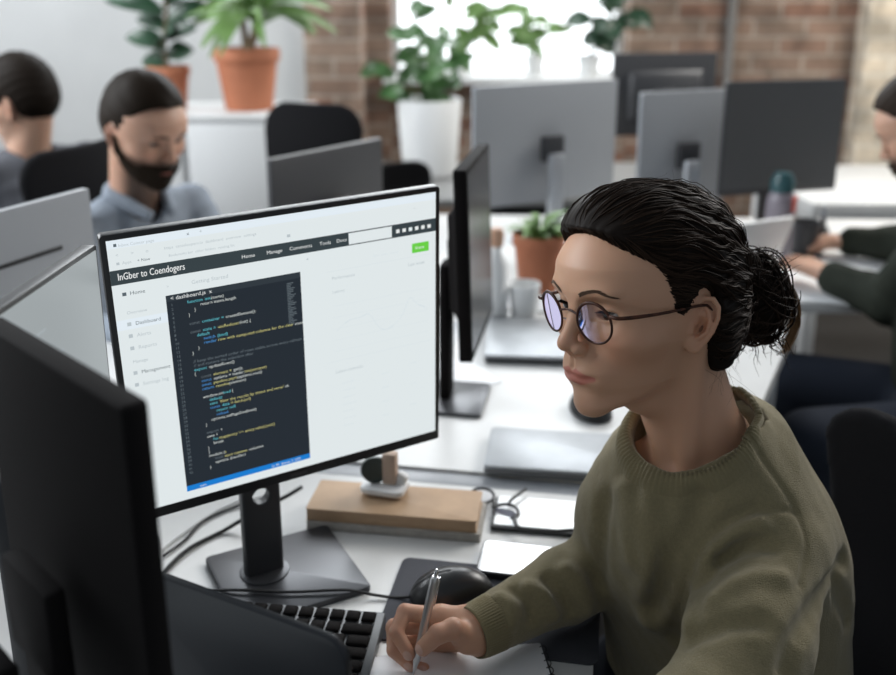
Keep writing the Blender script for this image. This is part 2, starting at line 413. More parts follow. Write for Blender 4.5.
NC = np.array([.273, .955, .982]); NF = np.array([-.038, -.050, -.038]); NL = np.array([.049, -.053, .009])
NU = np.cross(NF, NL); NU /= np.linalg.norm(NU); NU *= np.sign(NU[2])
SL, EL, HLft = (.350, .860, .874), (.232, .700, .800), (-.02, .64, .770)
SR, ER = (.252, 1.055, .885), (.252, 1.015, .787)
WR = np.array(atY(480, 629, .864))
Jr = dict(wrist=WR, elbow=np.array(ER), across=np.array([0, .25, .97]),
    index=[atY(441, 617, .874), atY(405, 612, .870), atY(396, 632, .852), atY(409, 654, .839)],
    middle=[atY(437, 624, .884), atY(394, 627, .876), atY(394, 650, .860), atY(410, 665, .848)],
    ring=[atY(438, 633, .890), atY(396, 644, .884), atY(401, 664, .868), atY(424, 669, .854)],
    pinky=[atY(442, 642, .888), atY(406, 655, .888), atY(412, 669, .874), atY(437, 671, .857)],
    thumb=[atY(467, 638, .846), atY(453, 629, .832), atY(438, 634, .824), atY(423, 648, .827)])
for k in ('index', 'middle', 'ring', 'pinky', 'thumb'): Jr[k] = [np.array(q) for q in Jr[k]]
def neck_sdf(p):
    a = HW.wld([-.022, 0, -.020]); d = cap(p, a, NC + NU*-.05 + NF*.10, .050, .052)
    for s in (1, -1):   # muscle from behind the ear to the pit of the neck
        d = smin(d, cap(p, HW.wld([-.018, s*.050, -.030]), NC + NF*.75 + NL*s*.16 - NU*.02, .011, .008), .014)
    d = smin(d, cap(p, HW.wld([.045, 0, -.066]), HW.wld([.012, 0, -.085]), .018, .022), .03)
    for s in (1, -1): d = smin(d, cap(p, NC + NF*.95 + NL*s*.12 - NU*.022, NC + NL*s*.9 - NU*.03 + NF*.5, .008, .008), .02)
    return d
def body_sdf(p):
    d = head_sdf(HW.loc(p))*HW.k
    d = smin(d, neck_sdf(p), .020)
    d = smin(d, ell(p, NC - NU*.095, (.070, .085, .060), RT), .05)
    return d
V1, F1 = sdf_arr(body_sdf, (.07, .80, .86), (.42, 1.12, 1.30), .00125)
V2, F2 = sdf_arr(lambda p: hand_sdf(p, Jr), (-.09, .78, .70), (.12, 1.0, .86), .0011)
C1 = skin_tint(HW.loc(V1)); C1 = mix(C1, (.56, .315, .205), sstep(1.06 - V1[:, 2], 0, .03))
C2 = np.tile(np.array([.55, .305, .20]), (len(V2), 1))
kn = np.zeros(len(V2))
for k in ('index', 'middle', 'ring', 'pinky', 'thumb'):
    for q in Jr[k][1:]: kn += np.exp(-((V2 - q)**2).sum(1)/.00010)
C2 = mix(C2, (.52, .235, .17), np.clip(kn, 0, 1)*.45); Jr['index_n'] = (-.3, -.9, .3); Jr['thumb_n'] = (-.1, -.7, .7)
C2 = nail_tint(V2, C2, Jr, (-.5, -.6, .4))
def inner_sdf(p):     # trunk, upper arms, hips under the clothes
    d = ell(p, (.296, .958, .82), (.080, .112, .15), RT); d = smin(d, ell(p, (.335, .960, .62), (.080, .110, .15), RT), .06)
    d = smin(d, chain(p, [SR, ER, WR], [.035, .032, .022]), .03); d = smin(d, chain(p, [SL, EL, HLft], [.038, .034, .022]), .03)
    return d
V3, F3 = sdf_arr(inner_sdf, (-.1, .55, .45), (.50, 1.2, 1.02), .006)
Jl = dict(wrist=np.array(HLft), elbow=np.array(EL), across=np.array([0, -.3, .95]))
for i, k in enumerate(('index', 'middle', 'ring', 'pinky')):
    b = np.array(HLft) + [-.085, .03 - .022*i, .0 - .003*i]; Jl[k] = [b, b + [-.036, .004, .002], b + [-.060, .003, -.004], b + [-.080, .002, -.010]]
h0 = np.array(HLft); Jl['thumb'] = [h0 + [-.03, .03, 0], h0 + [-.06, .05, 0], h0 + [-.088, .055, -.003], h0 + [-.112, .052, -.008]]
V4, F4 = sdf_arr(lambda p: hand_sdf(p, Jl), (-.26, .54, .70), (.05, .76, .86), .0025)
def legs_sdf(p, thick=0):
    d = ell(p, (.36, .99, .56), (.13, .165, .11), RT)
    for s in (-1, 1):
        hp = np.array([.34, .97, .56]) + L_*s*.09; kn_ = np.array([-.06, .62, .53]) + L_*s*.11; an_ = np.array([-.02, .66, .10]) + L_*s*.11
        d = smin(d, chain(p, [hp, kn_, an_], [.085 + thick, .062 + thick, .045 + thick]), .03)
    return d
V5, F5 = sdf_arr(lambda p: legs_sdf(p, -.02), (-.25, .4, .0), (.6, 1.3, .72), .012)
V, F = joinVF([(V1, F1), (V2, F2), (V3, F3), (V4, F4), (V5, F5)]); me = mesh_np('person', V, F)
Cb = np.vstack([C1, C2, np.tile([.5, .295, .205], (len(V3) + len(V4) + len(V5), 1))]); set_tint(me, Cb)
woman = tag(link('person', me, M['skin']), 'woman in an olive sweater and round glasses, dark hair in a messy bun, writing', 'person')
def grad(fn, p, e=.0012):
    g = np.stack([fn(p + np.float32([e, 0, 0])) - fn(p - np.float32([e, 0, 0])), fn(p + np.float32([0, e, 0])) - fn(p - np.float32([0, e, 0])), fn(p + np.float32([0, 0, e])) - fn(p - np.float32([0, 0, e]))], -1)
    return g/(np.linalg.norm(g, axis=-1, keepdims=True) + 1e-9)
# sweater -----------------------------------------------------------
def sweater_base(p):
    d = ell(p, (.294, .955, .835), (.108, .140, .165), RT)
    d = smin(d, ell(p, (.335, .960, .66), (.115, .150, .20), RT), .06)
    d = smin(d, ell(p, (.338, .972, .805), (.088, .130, .14), RT), .05)
    d = smin(d, ell(p, (.262, .930, .845), (.085, .125, .085), RT), .04)
    for S in (SL, SR): d = smin(d, cap(p, NC - NU*.020 + (np.array(S) - NC)*.25, S, .035, .046), .045)
    d = smin(d, cap(p, NC - NU*.03, NC - NU*.05, .068, .09), .04)
    return d
def sleeve_l(p): return chain(p, [SL, (np.array(SL) + EL)/2 + [.006, -.004, -.004], EL, (np.array(EL) + HLft)/2, HLft], [.052, .056, .050, .044, .034], .02)
def sleeve_r(p):
    w = WR + (np.array(ER) - WR)*.04
    return chain(p, [SR, ER, (np.array(ER)*.45 + w*.55) + [0, 0, .002], w], [.043, .049, .040, .0300], .015)
FOLDS = []
def sweater_raw(p): return smin(smin(sweater_base(p), sleeve_l(p), .009), sleeve_r(p), .018)
def foldline(pix, r, k, sign, dep):
    out = []
    for x, y in pix:
        q = cast(sweater_raw, x, y)
        if q is not None: out.append(q - dep*np.array(ray(x, y).normalized())*-1)
    if len(out) > 1: FOLDS.append(([tuple(o) for o in resample(out, max(3, len(out)*2))], r, k, sign))
# creases and ridges seen in the knit: (pixels, radius, blend, -1 groove / +1 ridge, depth)
foldline([(757, 512), (728, 522), (703, 545), (688, 575), (680, 610), (676, 640)], .005, .018, -1, .000)
foldline([(760, 524), (735, 536), (712, 560), (700, 590), (690, 625)], .006, .016, 1, .003)
foldline([(652, 492), (648, 530), (650, 570), (648, 620)], .006, .022, 1, .002)
foldline([(700, 500), (690, 530), (668, 565), (652, 610)], .006, .020, -1, .000)
foldline([(604, 500), (600, 540), (598, 580)], .006, .018, -1, .000)
foldline([(626, 490), (630, 520), (632, 560)], .006, .020, 1, .002)
foldline([(720, 560), (748, 545), (772, 548)], .005, .014, -1, .000)
foldline([(715, 600), (745, 580), (780, 578)], .005, .016, 1, .002)
foldline([(845, 560), (820, 600), (795, 640), (785, 670)], .006, .016, -1, .000)
foldline([(838, 585), (850, 620), (855, 660)], .006, .016, -1, .000)
foldline([(690, 640), (720, 625), (760, 622)], .005, .015, -1, .000)
foldline([(515, 590), (528, 600), (532, 618)], .005, .012, -1, .000)
foldline([(528, 588), (545, 597), (553, 615)], .006, .012, 1, .002)
foldline([(548, 580), (560, 592), (570, 610)], .005, .012, -1, .000)
foldline([(566, 570), (580, 585), (586, 610)], .006, .012, 1, .002)
foldline([(500, 597), (510, 606), (512, 625)], .004, .010, 1, .0015)
foldline([(752, 440), (765, 462), (785, 490), (797, 512), (806, 545), (800, 585)], .0022, .005, -1, -.0004)
foldline([(752, 512), (775, 509), (797, 512)], .0022, .005, -1, -.0004)
def sweater_sdf(p):
    d = sweater_raw(p)
    for pts, r, k, s in FOLDS:
        e = chain(p, pts, [r]*len(pts)); d = smin(d, e, k) if s > 0 else smax(d, -e, k)
    x, y, z = p[..., 0], p[..., 1], p[..., 2]
    d = d + .0006*np.sin(x*62 + 2*np.sin(z*31 + y*17))*np.sin(z*48 + 2*np.sin(y*37)) + .0005*np.sin(x*170 + z*90)*np.sin(y*150 - z*120)
    # neck opening
    q = p - A3(NC); a = (q @ A3(NF/np.linalg.norm(NF)))/np.linalg.norm(NF); b = (q @ A3(NL/np.linalg.norm(NL)))/np.linalg.norm(NL); h = q @ A3(NU)
    rr = (np.sqrt(a*a + b*b) - 1)*.064
    d = smax(d, -np.maximum(rr, -.035 - h), .006)
    d = smax(d, .50 - z, .01)
    w = WR + (np.array(ER) - WR)*.06; ax = (np.array(ER) - WR); ax /= np.linalg.norm(ax)
    d = np.where((x < .12) & (y > .78), smax(d, -((p - A3(w)) @ A3(ax)), .003), d)
    return d
V, F = sdf_arr(sweater_sdf, (-.08, .55, .44), (.52, 1.22, 1.06), .0024)
sw = link('sweater', mesh_np('sweater', V, F), M['wool'], woman)
# collar band: ribbed ring around the neck opening
nA, nB = 300, 14
ang = np.linspace(0, 2*PI, nA, endpoint=False); ribs = .0012*np.cos(ang*96)
Vc = []
for j in range(nB):
    t = j/(nB - 1)                      # 0 inner top edge .. 1 outer lower edge
    ph = PI*t
    rad = 1.0 + .30*t; up = .0085*math.sin(ph)*1.0 + .006 - .020*t
    P = NC + NF[None]*(np.cos(ang)*rad)[:, None] + NL[None]*(np.sin(ang)*rad)[:, None]
    Vc.append((P, up + ribs*math.sin(ph)))
def drape(P, lift):
    P = P.copy()
    for _ in range(14):
        q = P.astype(np.float32); d = sweater_sdf(q); P = P - (d - lift)[:, None]*grad(sweater_sdf, q)*.7
    return P
rings = []
for j in range(nB):
    t = j/(nB - 1); P = Vc[j][0] 
    lift = .0016 + .0032*math.sin(PI*t)**.6 + ribs*math.sin(PI*t)
    rings.append(P)
outer = [drape(NC + NF[None]*(np.cos(ang)*r_)[:, None] + NL[None]*(np.sin(ang)*r_)[:, None] + NU*.004, 0) for r_ in (1.38, 1.30, 1.20, 1.11)]
LV = []
for P, l in zip(outer, (-.0004, .0040, .0052, .0056)): LV.append(P + NU[None]*(l + (ribs if l > .001 else 0*ribs))[:, None])
base = LV[-1]; cen = NC[None]
inn = base + (cen - base)*.075; LV.append(inn + NU[None]*(.0012 + ribs*.7)[:, None])
inn = base + (cen - base)*.105; LV.append(inn - NU[None]*.0022)
LV.append(inn - NU[None]*.016); LV.append(base - NU[None]*.02)
Vc = np.concatenate(LV); idx = np.arange(len(LV)*nA).reshape(len(LV), nA); a = idx[:-1]; b = idx[1:]
Fc = np.stack([a, np.roll(a, -1, 1), np.roll(b, -1, 1), b], -1).reshape(-1, 4)
link('collar', mesh_np('collar', Vc, Fc), M['rib'], sw)
def cuff(w, e, r0, r1, ln, nm, rot0=0):
    ax = (np.array(e) - w); ax /= np.linalg.norm(ax); u = np.cross(ax, [0, 0, 1]); u /= np.linalg.norm(u); v = np.cross(ax, u)
    n = 240; an = np.linspace(0, 2*PI, n, endpoint=False); LV = []
    for t, rr in ((.010, r0*.88), (-.002, r0*.90), (-.004, r0*.96), (-.001, r0), (.006, r0*1.03), (.014, r0*1.05), (.022, r0*1.07), (.028, r1*1.03), (.031, r1*.96)):
        rad = rr + .0006*np.cos(an*60)*(1 if 0 <= t < .027 else .2)
        LV.append(w + ax*t + u[None]*(np.cos(an)*rad)[:, None] + v[None]*(np.sin(an)*rad)[:, None])
    idx = np.arange(len(LV)*n).reshape(len(LV), n); a = idx[:-1]; b = idx[1:]
    link('cuff', mesh_np('cuff', np.concatenate(LV), np.stack([a, np.roll(a, -1, 1), np.roll(b, -1, 1), b], -1).reshape(-1, 4)), M['rib'], sw)
cuff(WR + (np.array(ER) - WR)*-.03, ER, .0285, .0305, .03, 'r')
cuff(np.array(HLft) - (np.array(EL) - HLft)*.03, EL, .029, .034, .03, 'l')
V, F = sdf_arr(lambda p: legs_sdf(p, .004), (-.3, .35, .05), (.62, 1.35, .78), .008)
link('trousers', mesh_np('trousers', V, F), M['jeans'], woman)
for s in (-1, 1):
    a = np.array([-.02, .66, .06]) + L_*s*.11; f_ = np.array([-.75, -.66, 0])
    def shoe(p, a=a, f_=f_): 
        d = cap(p, a + [0, 0, -.01], a + f_*.14 + [0, 0, -.025], .042, .036); d = smin(d, cap(p, a, a + [0, 0, .06], .045, .05), .02); return smax(d, .001 - p[..., 2], .01)
    V, F = sdf_arr(shoe, a - .3, a + .3, .008); link('shoe', mesh_np('shoe', V, F), M['rubber'], woman)
# eyes ---------------------------------------------------------------
def eyeball(side, gaze):
    bm = bmesh.new(); bmesh.ops.create_uvsphere(bm, u_segments=64, v_segments=48, radius=1); me = bpy.data.meshes.new('eye'); bm.to_mesh(me); bm.free()
    n = verts_of(me); g = np.array(gaze, float); g /= np.linalg.norm(g); c_ = n @ g; a = np.degrees(np.arccos(np.clip(c_, -1, 1)))
    C = np.tile(np.array([.62, .56, .53]), (len(n), 1)); C = mix(C, (.05, .028, .015), 1 - sstep(a, 26, 29)); C = mix(C, (.003, .003, .003), 1 - sstep(a, 10, 12))
    r = .0119*(1 + .05*np.exp(-(a/24)**2)); e = EYE*np.array([1, side, 1]); Vw = HW.wld(n*r[:, None] + e)
    me.vertices.foreach_set('co', Vw.astype(np.float32).ravel()); set_tint(me, C); me.update(); link('eye', me, M['eye'], woman)
for s in (1, -1): eyeball(s, (.93, .10, -.24))
def head_pts(L): return [tuple(HW.wld(q)) for q in L]
# brows and lashes ------------------------------------------------------
for s in (1, -1):
    P, R = [], []
    for i in range(300):
        t = rng.random(); yy = .0135 + .034*t; zz = .0335 + .0068*math.sin(min(t*1.25, 1)*PI*.62) - .0045*max(0, t - .6)/.4 + (rng.random() - .5)*.0042*(1 - .65*t)
        L = .006; dy, dz = .0048, (.0028*(1 - 1.6*t))
        pts = []
        for k in range(4):
            y1, z1 = yy + dy*k/3, zz + dz*k/3; x1 = .12
            pts.append((x1, s*y1, z1))
        P.append(pts); R.append([.00022, .00026, .0002, .00004])
    P = np.array(P); 
    for _ in range(60):
        d = head_sdf(P.reshape(-1, 3).astype(np.float32)).reshape(P.shape[:2]) - .0003; P[..., 0] -= d*.7
    V, F = tube_np(HW.wld(P), np.array(R), 3); me = mesh_np('eyebrow', V, F); set_tint(me, np.tile([.11, .068, .046], (len(V), 1))); link('eyebrow', me, M['hair'], woman)
for s in (1, -1):
    P, R = [], []
    for i in range(46):
        t = .06 + .86*i/45; y0 = EYE[1] - .0130 + .026*t; zt = EYE[2] - .0022 + (y0 - EYE[1])*.10 + .0046*math.sqrt(max(0, 1 - ((y0 - EYE[1])/.0136)**2))
        x0 = EYE[0] + math.sqrt(max(.0136**2 - (y0 - EYE[1])**2 - (zt - EYE[2])**2, 1e-6)); dy = (t - .5)*.006
        P.append([(x0 - .0006, s*y0, zt), (x0 + .0018, s*(y0 + dy*.3), zt - .0012), (x0 + .0034, s*(y0 + dy*.6), zt - .0014), (x0 + .0046, s*(y0 + dy*.8), zt - .0008)]); R.append([.00028, .00024, .00015, .00004])
    V, F = tube_np(HW.wld(np.array(P)), np.array(R), 3); me = mesh_np('eyelash_row', V, F); set_tint(me, np.tile([.006, .005, .004], (len(V), 1))); link('eyelash_row', me, M['hair'], woman)
# hair -------------------------------------------------------------------
BUN = np.array([-.137, 0, -.008])
def cap_sdf(p):
    x, y, z = p[..., 0], p[..., 1], p[..., 2]; ay = np.abs(y); q = np.stack([x, ay, z], -1)
    d = ell(p, (-.006, 0, .048), (.103, .084, .0865)); d = smin(d, ell(p, (-.030, 0, .020), (.076, .073, .068)), .02)
    d = smin(d, ell(p, (-.070, 0, -.026), (.042, .048, .046)), .04)
    d = smin(d, ell(p, (.040, 0, .088), (.040, .056, .036)), .04)
    d = smin(d, ell(q, (-.034, .050, -.028), (.034, .022, .042)), .02)
    az = np.arctan2(y, z - .005); fr_ = .25 + .75*sstep(.05 - x, 0, .05); d = d - fr_*(.0016*np.sin(az*23 + 2.2*np.sin(x*55 + 1)) + .0008*np.sin(az*61 + 3*np.sin(x*90)))
    z1 = np.clip(z, -.2, .098)
    hl = .108 - .073*np.sqrt(np.clip(1 - (z1/.098)**2, 0, 1)) - .004*np.cos(ay*70)
    hl = np.where(z < .012, np.interp(z, [-.10, -.045, -.030, -.008, .004, .012], [-.045, -.038, -.026, -.016, .012, .034]), hl)
    hl = np.where(z > .098, .15, hl)
    d = smax(d, (x - hl - .003)*.75, .022)
    d = smax(d, -.092 - z + (x + .03)*-.15, .02)
    d = smax(d, -(ell(q, (-.004, .082, .003), (.022, .024, .037))), .004)
    return d
V, F = sdf_arr(cap_sdf, (-.14, -.11, -.12), (.12, .11, .16), .0016)
Vh = HW.wld(V); me = mesh_np('hair', Vh, F); set_tint(me, np.tile([.010, .007, .0055], (len(V), 1)))
hair = link('hair', me, M['hair'], woman)
def strands(n, steps, seed, start=None, lift=.0016, r=.00075, noise_=.009):
    rg = np.random.default_rng(seed)
    if start is None:
        i = rg.integers(0, len(V), n); p = V[i].astype(np.float32)
    else: p = start.astype(np.float32); n = len(p)
    path = [p.copy()]; tgt = BUN + rg.normal(0, .014, (n, 3)); ph = rg.random((n, 3))*1.3; lf = lift*(.2 + 1.5*rg.random(n)); lf[::9] += .0025*rg.random(len(lf[::9]))
    L0 = np.linalg.norm(tgt - p, axis=1, keepdims=True)
    for s in range(steps):
        g = grad(cap_sdf, p); v = tgt - p; dist = np.linalg.norm(v, axis=1, keepdims=True); v /= dist
        v = v + np.array([[-.10, 0, .35]])*np.clip((p[:, :1] + .02)/.08, 0, 1)
        v = v - g*(v*g).sum(1, keepdims=True)*(dist > .035); v /= np.linalg.norm(v, axis=1, keepdims=True) + 1e-9
        wob = np.sin(p*52 + ph)*noise_*8
        step = L0*1.35/steps; p = p + (v + wob*.35)*np.minimum(step, dist*.7)
        d = cap_sdf(p.astype(np.float32)); g = grad(cap_sdf, p.astype(np.float32)); near = (dist[:, 0] > .03)
        p = (p - g*((d - lf*math.sin(PI*min(1, (s + 1)/steps*1.1)*.9 + .1))*near)[:, None]).astype(np.float32); path.append(p.copy())
    P = np.stack(path, 1); R = np.full((n, steps + 1), r)*(.6 + .8*rg.random((n, 1))); R[:, 0] *= .3; R[:, -1] *= .4; R[:, 1] *= .7
    bad = (ell(np.stack([P[..., 0], np.abs(P[..., 1]), P[..., 2]], -1).astype(np.float32), (-.004, .080, .002), (.020, .020, .034)) < 0).any(1); return P[~bad], R[~bad]
hs = V[(np.abs((V[:, 0]) - (.108 - .073*np.sqrt(np.clip(1 - (np.clip(V[:, 2], 0, .098)/.098)**2, 0, 1)))) < .015) & (V[:, 2] > .0)]
hs = hs[rng.integers(0, len(hs), 1500)] + rng.normal(0, .0007, (1500, 3))
P1, R1 = strands(0, 44, 3, hs); P2, R2 = strands(1700, 36, 4); P3, R3 = strands(260, 40, 5, lift=.0045, r=.00035, noise_=.012)
items = []; cols = []
for P, R in ((P1, R1), (P2, R2), (P3, R3)):
    v, f = tube_np(HW.wld(P), R, 4); items.append((v, f)); b = np.array([.019, .0115, .0078])*(.5 + 1.3*rng.random((len(P), 1, 1))); cols.append(np.broadcast_to(b, (len(P), P.shape[1]*4, 3)).reshape(-1, 3))
v, f = joinVF(items); me = mesh_np('combed_strands', v, f); set_tint(me, np.concatenate(cols)); link('combed_strands', me, M['hair'], hair)
# the bun: coils of hair round a centre, loose ends sticking out
items = []; cols = []
n = 520; N = 20; P = np.zeros((n, N, 3)); R = np.zeros((n, N))
for i in range(n):
    ax = rng.normal(0, 1, 3); ax[1] *= .5; ax[0] += .5; ax /= np.linalg.norm(ax); u = np.cross(ax, rng.normal(0, 1, 3)); u /= np.linalg.norm(u); w_ = np.cross(ax, u)
    t = np.linspace(0, rng.uniform(1.6, 4.2), N); rr = rng.uniform(.012, .043); rad = rr + .004*np.sin(t*rng.uniform(1, 4) + rng.random()*6)
    off = ax*rng.uniform(-.014, .014) + rng.normal(0, .003, 3)
    c0 = BUN + np.array([-.018, 0, .0]) + off
    P[i] = c0 + u*(np.cos(t)*rad)[:, None] + w_*(np.sin(t)*rad)[:, None]*.95 + ax*(.004*np.sin(t*2 + rng.random()*6))[:, None]
    P[i, :, 2] = (P[i, :, 2] - BUN[2])*1.3 + BUN[2]
    R[i] = rng.uniform(.0008, .0017)*np.sin(np.linspace(.15, PI - .12, N))**.4
v, f = tube_np(HW.wld(P), R, 5); items.append((v, f)); cols.append(np.broadcast_to(np.array([.018, .0115, .0085])*(.4 + 1.5*rng.random((n, 1, 1))), (n, N*5, 3)).reshape(-1, 3))
v, f = sdf_arr(lambda p: ell(p, BUN + np.array([-.014, 0, 0]), (.034, .036, .044)) + .002*np.sin(p[..., 0]*220)*np.sin(p[..., 2]*190), BUN - .07, BUN + .07, .004); items.append((HW.wld(v), f)); cols.append(np.tile([.010, .007, .005], (len(v), 1)))
n = 95; P = np.zeros((n, N, 3)); R = np.zeros((n, N)); cc = np.zeros((n, N, 3))
for i in range(n):
    a = rng.uniform(-2.2, 2.0); el = rng.normal(0, .6); d0 = np.array([-math.cos(a)*math.cos(el), math.sin(el), math.sin(a)])
    if d0[0] > .3: d0[0] *= -.6
    st = BUN + np.array([-.018, 0, 0]) + d0*np.array([.034, .034, .046]); t = np.linspace(0, 1, N)[:, None]; ln = rng.uniform(.008, .028)
    curl = np.array([-.2, rng.normal(0, .3), rng.choice([-1, -.9, .5])])*rng.uniform(.5, 1.2)
    P[i] = st + d0*ln*t + curl*ln*t*t*.8; P[i] += .0035*np.sin(t*rng.uniform(3, 12) + rng.random()*6)*rng.normal(0, 1, 3)
    R[i] = rng.uniform(.0003, .0010)*(1 - .8*t[:, 0]); cc[i] = np.array([.02, .013, .009])*(1 + 2*t*rng.random())
n2 = 110; P2_ = np.zeros((n2, N, 3)); R2_ = np.zeros((n2, N)); cc2 = np.zeros((n2, N, 3))       # thick lighter lock hanging from the bun
for i in range(n2):
    t = np.linspace(0, 1, N)[:, None]; o = rng.normal(0, .0028, 3); b = BUN + np.array([-.048, .010, .016]) + o
    P2_[i] = b + np.array([-.022, .006, .002])*np.sin(t*2.4) + np.array([.002, .010, -.075])*t**1.3 + np.array([.022, .004, .0])*t**4 + .0015*np.sin(t*8 + i)*rng.normal(0, 1, 3)
    R2_[i] = rng.uniform(.0006, .0011)*(1 - .7*t[:, 0]); cc2[i] = np.array([.025, .015, .010])*(1 - t) + np.array([.26, .145, .07])*t
for P, R, c_ in ((P, R, cc), (P2_, R2_, cc2)):
    v, f = tube_np(HW.wld(P), R, 4); items.append((v, f)); cols.append(np.repeat(c_, 4, axis=1).reshape(-1, 3))
v, f = joinVF(items); me = mesh_np('bun', v, f); set_tint(me, np.concatenate(cols)); link('bun', me, M['hair'], hair)
# fine loose hairs at nape, ear and crown
P, R = [], []
for i in range(30):
    k = i % 3; t = np.linspace(0, 1, 14)[:, None]
    if k == 0: a = np.array([-.03 + rng.normal(0, .012), .055 + rng.normal(0, .006), -.055]); d = np.array([rng.normal(0, .02), rng.normal(.004, .006), -.035*rng.uniform(.5, 1.2)])
    elif k == 1: a = np.array([-.06 + rng.normal(0, .01), .04, -.05]); d = np.array([-.02*rng.random(), .01*rng.normal(), -.03])
    else: a = np.array([rng.uniform(-.08, .04), rng.uniform(-.02, .05), .132]); a[2] = .049 + .0915*math.sqrt(max(.1, 1 - ((a[0] + .004)/.099)**2 - (a[1]/.083)**2)); d = np.array([-.022, .004*rng.normal(), .007*rng.random()])
    P.append(a + d*t + np.array([-.006, .003*rng.normal(), .004*rng.normal()])*np.sin(t*PI*rng.uniform(.7, 1.8))); R.append(.00016*(1 - .7*t[:, 0]))
v, f = tube_np(HW.wld(np.array(P)), np.array(R), 3); me = mesh_np('loose_hairs', v, f); set_tint(me, np.tile([.02, .013, .009], (len(v), 1))); tag(link('loose_hairs', me, M['hair'], hair), kind='stuff')
# glasses ---------------------------------------------------------------------
M['tortoise'] = mat('tortoiseshell', (.050, .016, .008), .45, spec=.25, var=.7, vscale=130)
M['lens'] = bpy.data.materials.new('coated_lens'); M['lens'].use_nodes = True
nt = M['lens'].node_tree; nt.nodes.clear(); o_ = nt.nodes.new('ShaderNodeOutputMaterial'); mx_ = nt.nodes.new('ShaderNodeMixShader'); tr = nt.nodes.new('ShaderNodeBsdfTransparent'); gl = nt.nodes.new('ShaderNodeBsdfGlossy'); fr = nt.nodes.new('ShaderNodeFresnel')
gl.inputs['Color'].default_value = (.80, .72, 1, 1); gl.inputs['Roughness'].default_value = .02; fr.inputs['IOR'].default_value = 1.3
nt.links.new(fr.outputs[0], mx_.inputs[0]); nt.links.new(tr.outputs[0], mx_.inputs[1]); nt.links.new(gl.outputs[0], mx_.inputs[2]); nt.links.new(mx_.outputs[0], o_.inputs[0])
gls = tag(empty('eyeglasses'), 'round tortoiseshell eyeglasses worn by the woman in the olive sweater', 'eyeglasses')
def lens_pt(s, a, k=1, back=0):
    y = .0335 + .0210*k*math.cos(a); z = .0095 + .0205*k*math.sin(a) + (.0012*math.cos(a) if math.sin(a) > 0 else 0)*k
    x = .0990 - (y - .0345)*.10 - 2.2*max(y - .01, 0)**2*1.0 - (.0075 - z)*.14 - back
    return (x, s*y, z)
for s in (1, -1):
    n = 64; P = np.array([HW.wld(lens_pt(s, 2*PI*i/n)) for i in range(n + 1)]); Rr = np.array([.00125 + .0005*max(0, math.sin(2*PI*i/n)) for i in range(n + 1)])
    V, F = tube_np(P[None], Rr[None], 8); link('rim', mesh_np('rim', V, F), M['tortoise'], gls)
    V = [HW.wld(lens_pt(s, 2*PI*i/n, k, -.0006*(1 - k*k))) for k in (1, .8, .6, .4, .2) for i in range(n)] + [HW.wld(lens_pt(s, 0, 0, -.0006))]
    bm = bmesh.new(); vs = [bm.verts.new(v) for v in V]
    for r_ in range(4):
        for i in range(n): bm.faces.new((vs[r_*n+i], vs[r_*n+(i+1) % n], vs[(r_+1)*n+(i+1) % n], vs[(r_+1)*n+i]))
    for i in range(n): bm.faces.new((vs[4*n+i], vs[4*n+(i+1) % n], vs[5*n]))
    bmobj('lens', bm, M['lens'], gls, True)
    h = lens_pt(s, .42); tube('temple', head_pts([(h[0], s*(abs(h[1]) + .001), h[2]), (h[0] - .006, s*.0655, .0185), (.05, s*.0735, .0185), (.00, s*.0765, .0195), (-.012, s*.0775, .015), (-.024, s*.075, -.004)]), [.0019, .0021, .0016, .0014, .0014, .0016], M['tortoise'], gls, 40, 8)
a, b = lens_pt(1, PI - .35), lens_pt(-1, PI - .35)
tube('bridge', head_pts([a, (.1020, .004, .0175), (.1020, -.004, .0175), b]), .00125, M['tortoise'], gls, 16, 8)
for s in (1, -1): tube('nose_pad', head_pts([lens_pt(s, PI + .1), (.0950, s*.0085, .004), (.0935, s*.0095, -.001)]), [.0006, .0012, .0012], M['chrome'], gls, 8, 6)
# pen ---------------------------------------------------------------------------
M['pen'] = mat('brushed_pen_metal', (.55, .55, .55), .3, .9)
tip = np.array(at(413, 676, .7425)); top = np.array(atY(437, 569, .850)); ax = Vector(top - tip).normalized()
pen = tag(empty('pen', tuple(tip)), 'silver ballpoint pen held upright in the writing hand of the woman in olive', 'pen')
pen.scale = (1.08, 1.08, .92); pen.rotation_mode = 'QUATERNION'; pen.rotation_quaternion = ax.to_track_quat('Z', 'Y')
lathe('barrel', [(.0004, 0), (.0007, .002), (.0012, .006), (.0034, .020), (.0042, .035), (.0044, .08), (.0044, .120), (.0038, .126), (.0030, .1275), (0, .1275)], M['pen'], pen, n=24)
lathe('button', [(.0018, .1265), (.0018, .135), (.0012, .1365), (0, .1368)], M['chrome'], pen, n=16)
box('clip', (0, -.0058, .108), (.0028, .0010, .036), M['chrome'], pen, .0004); box('clip_mount', (0, -.0048, .1235), (.0028, .003, .003), M['chrome'], pen, .0004)
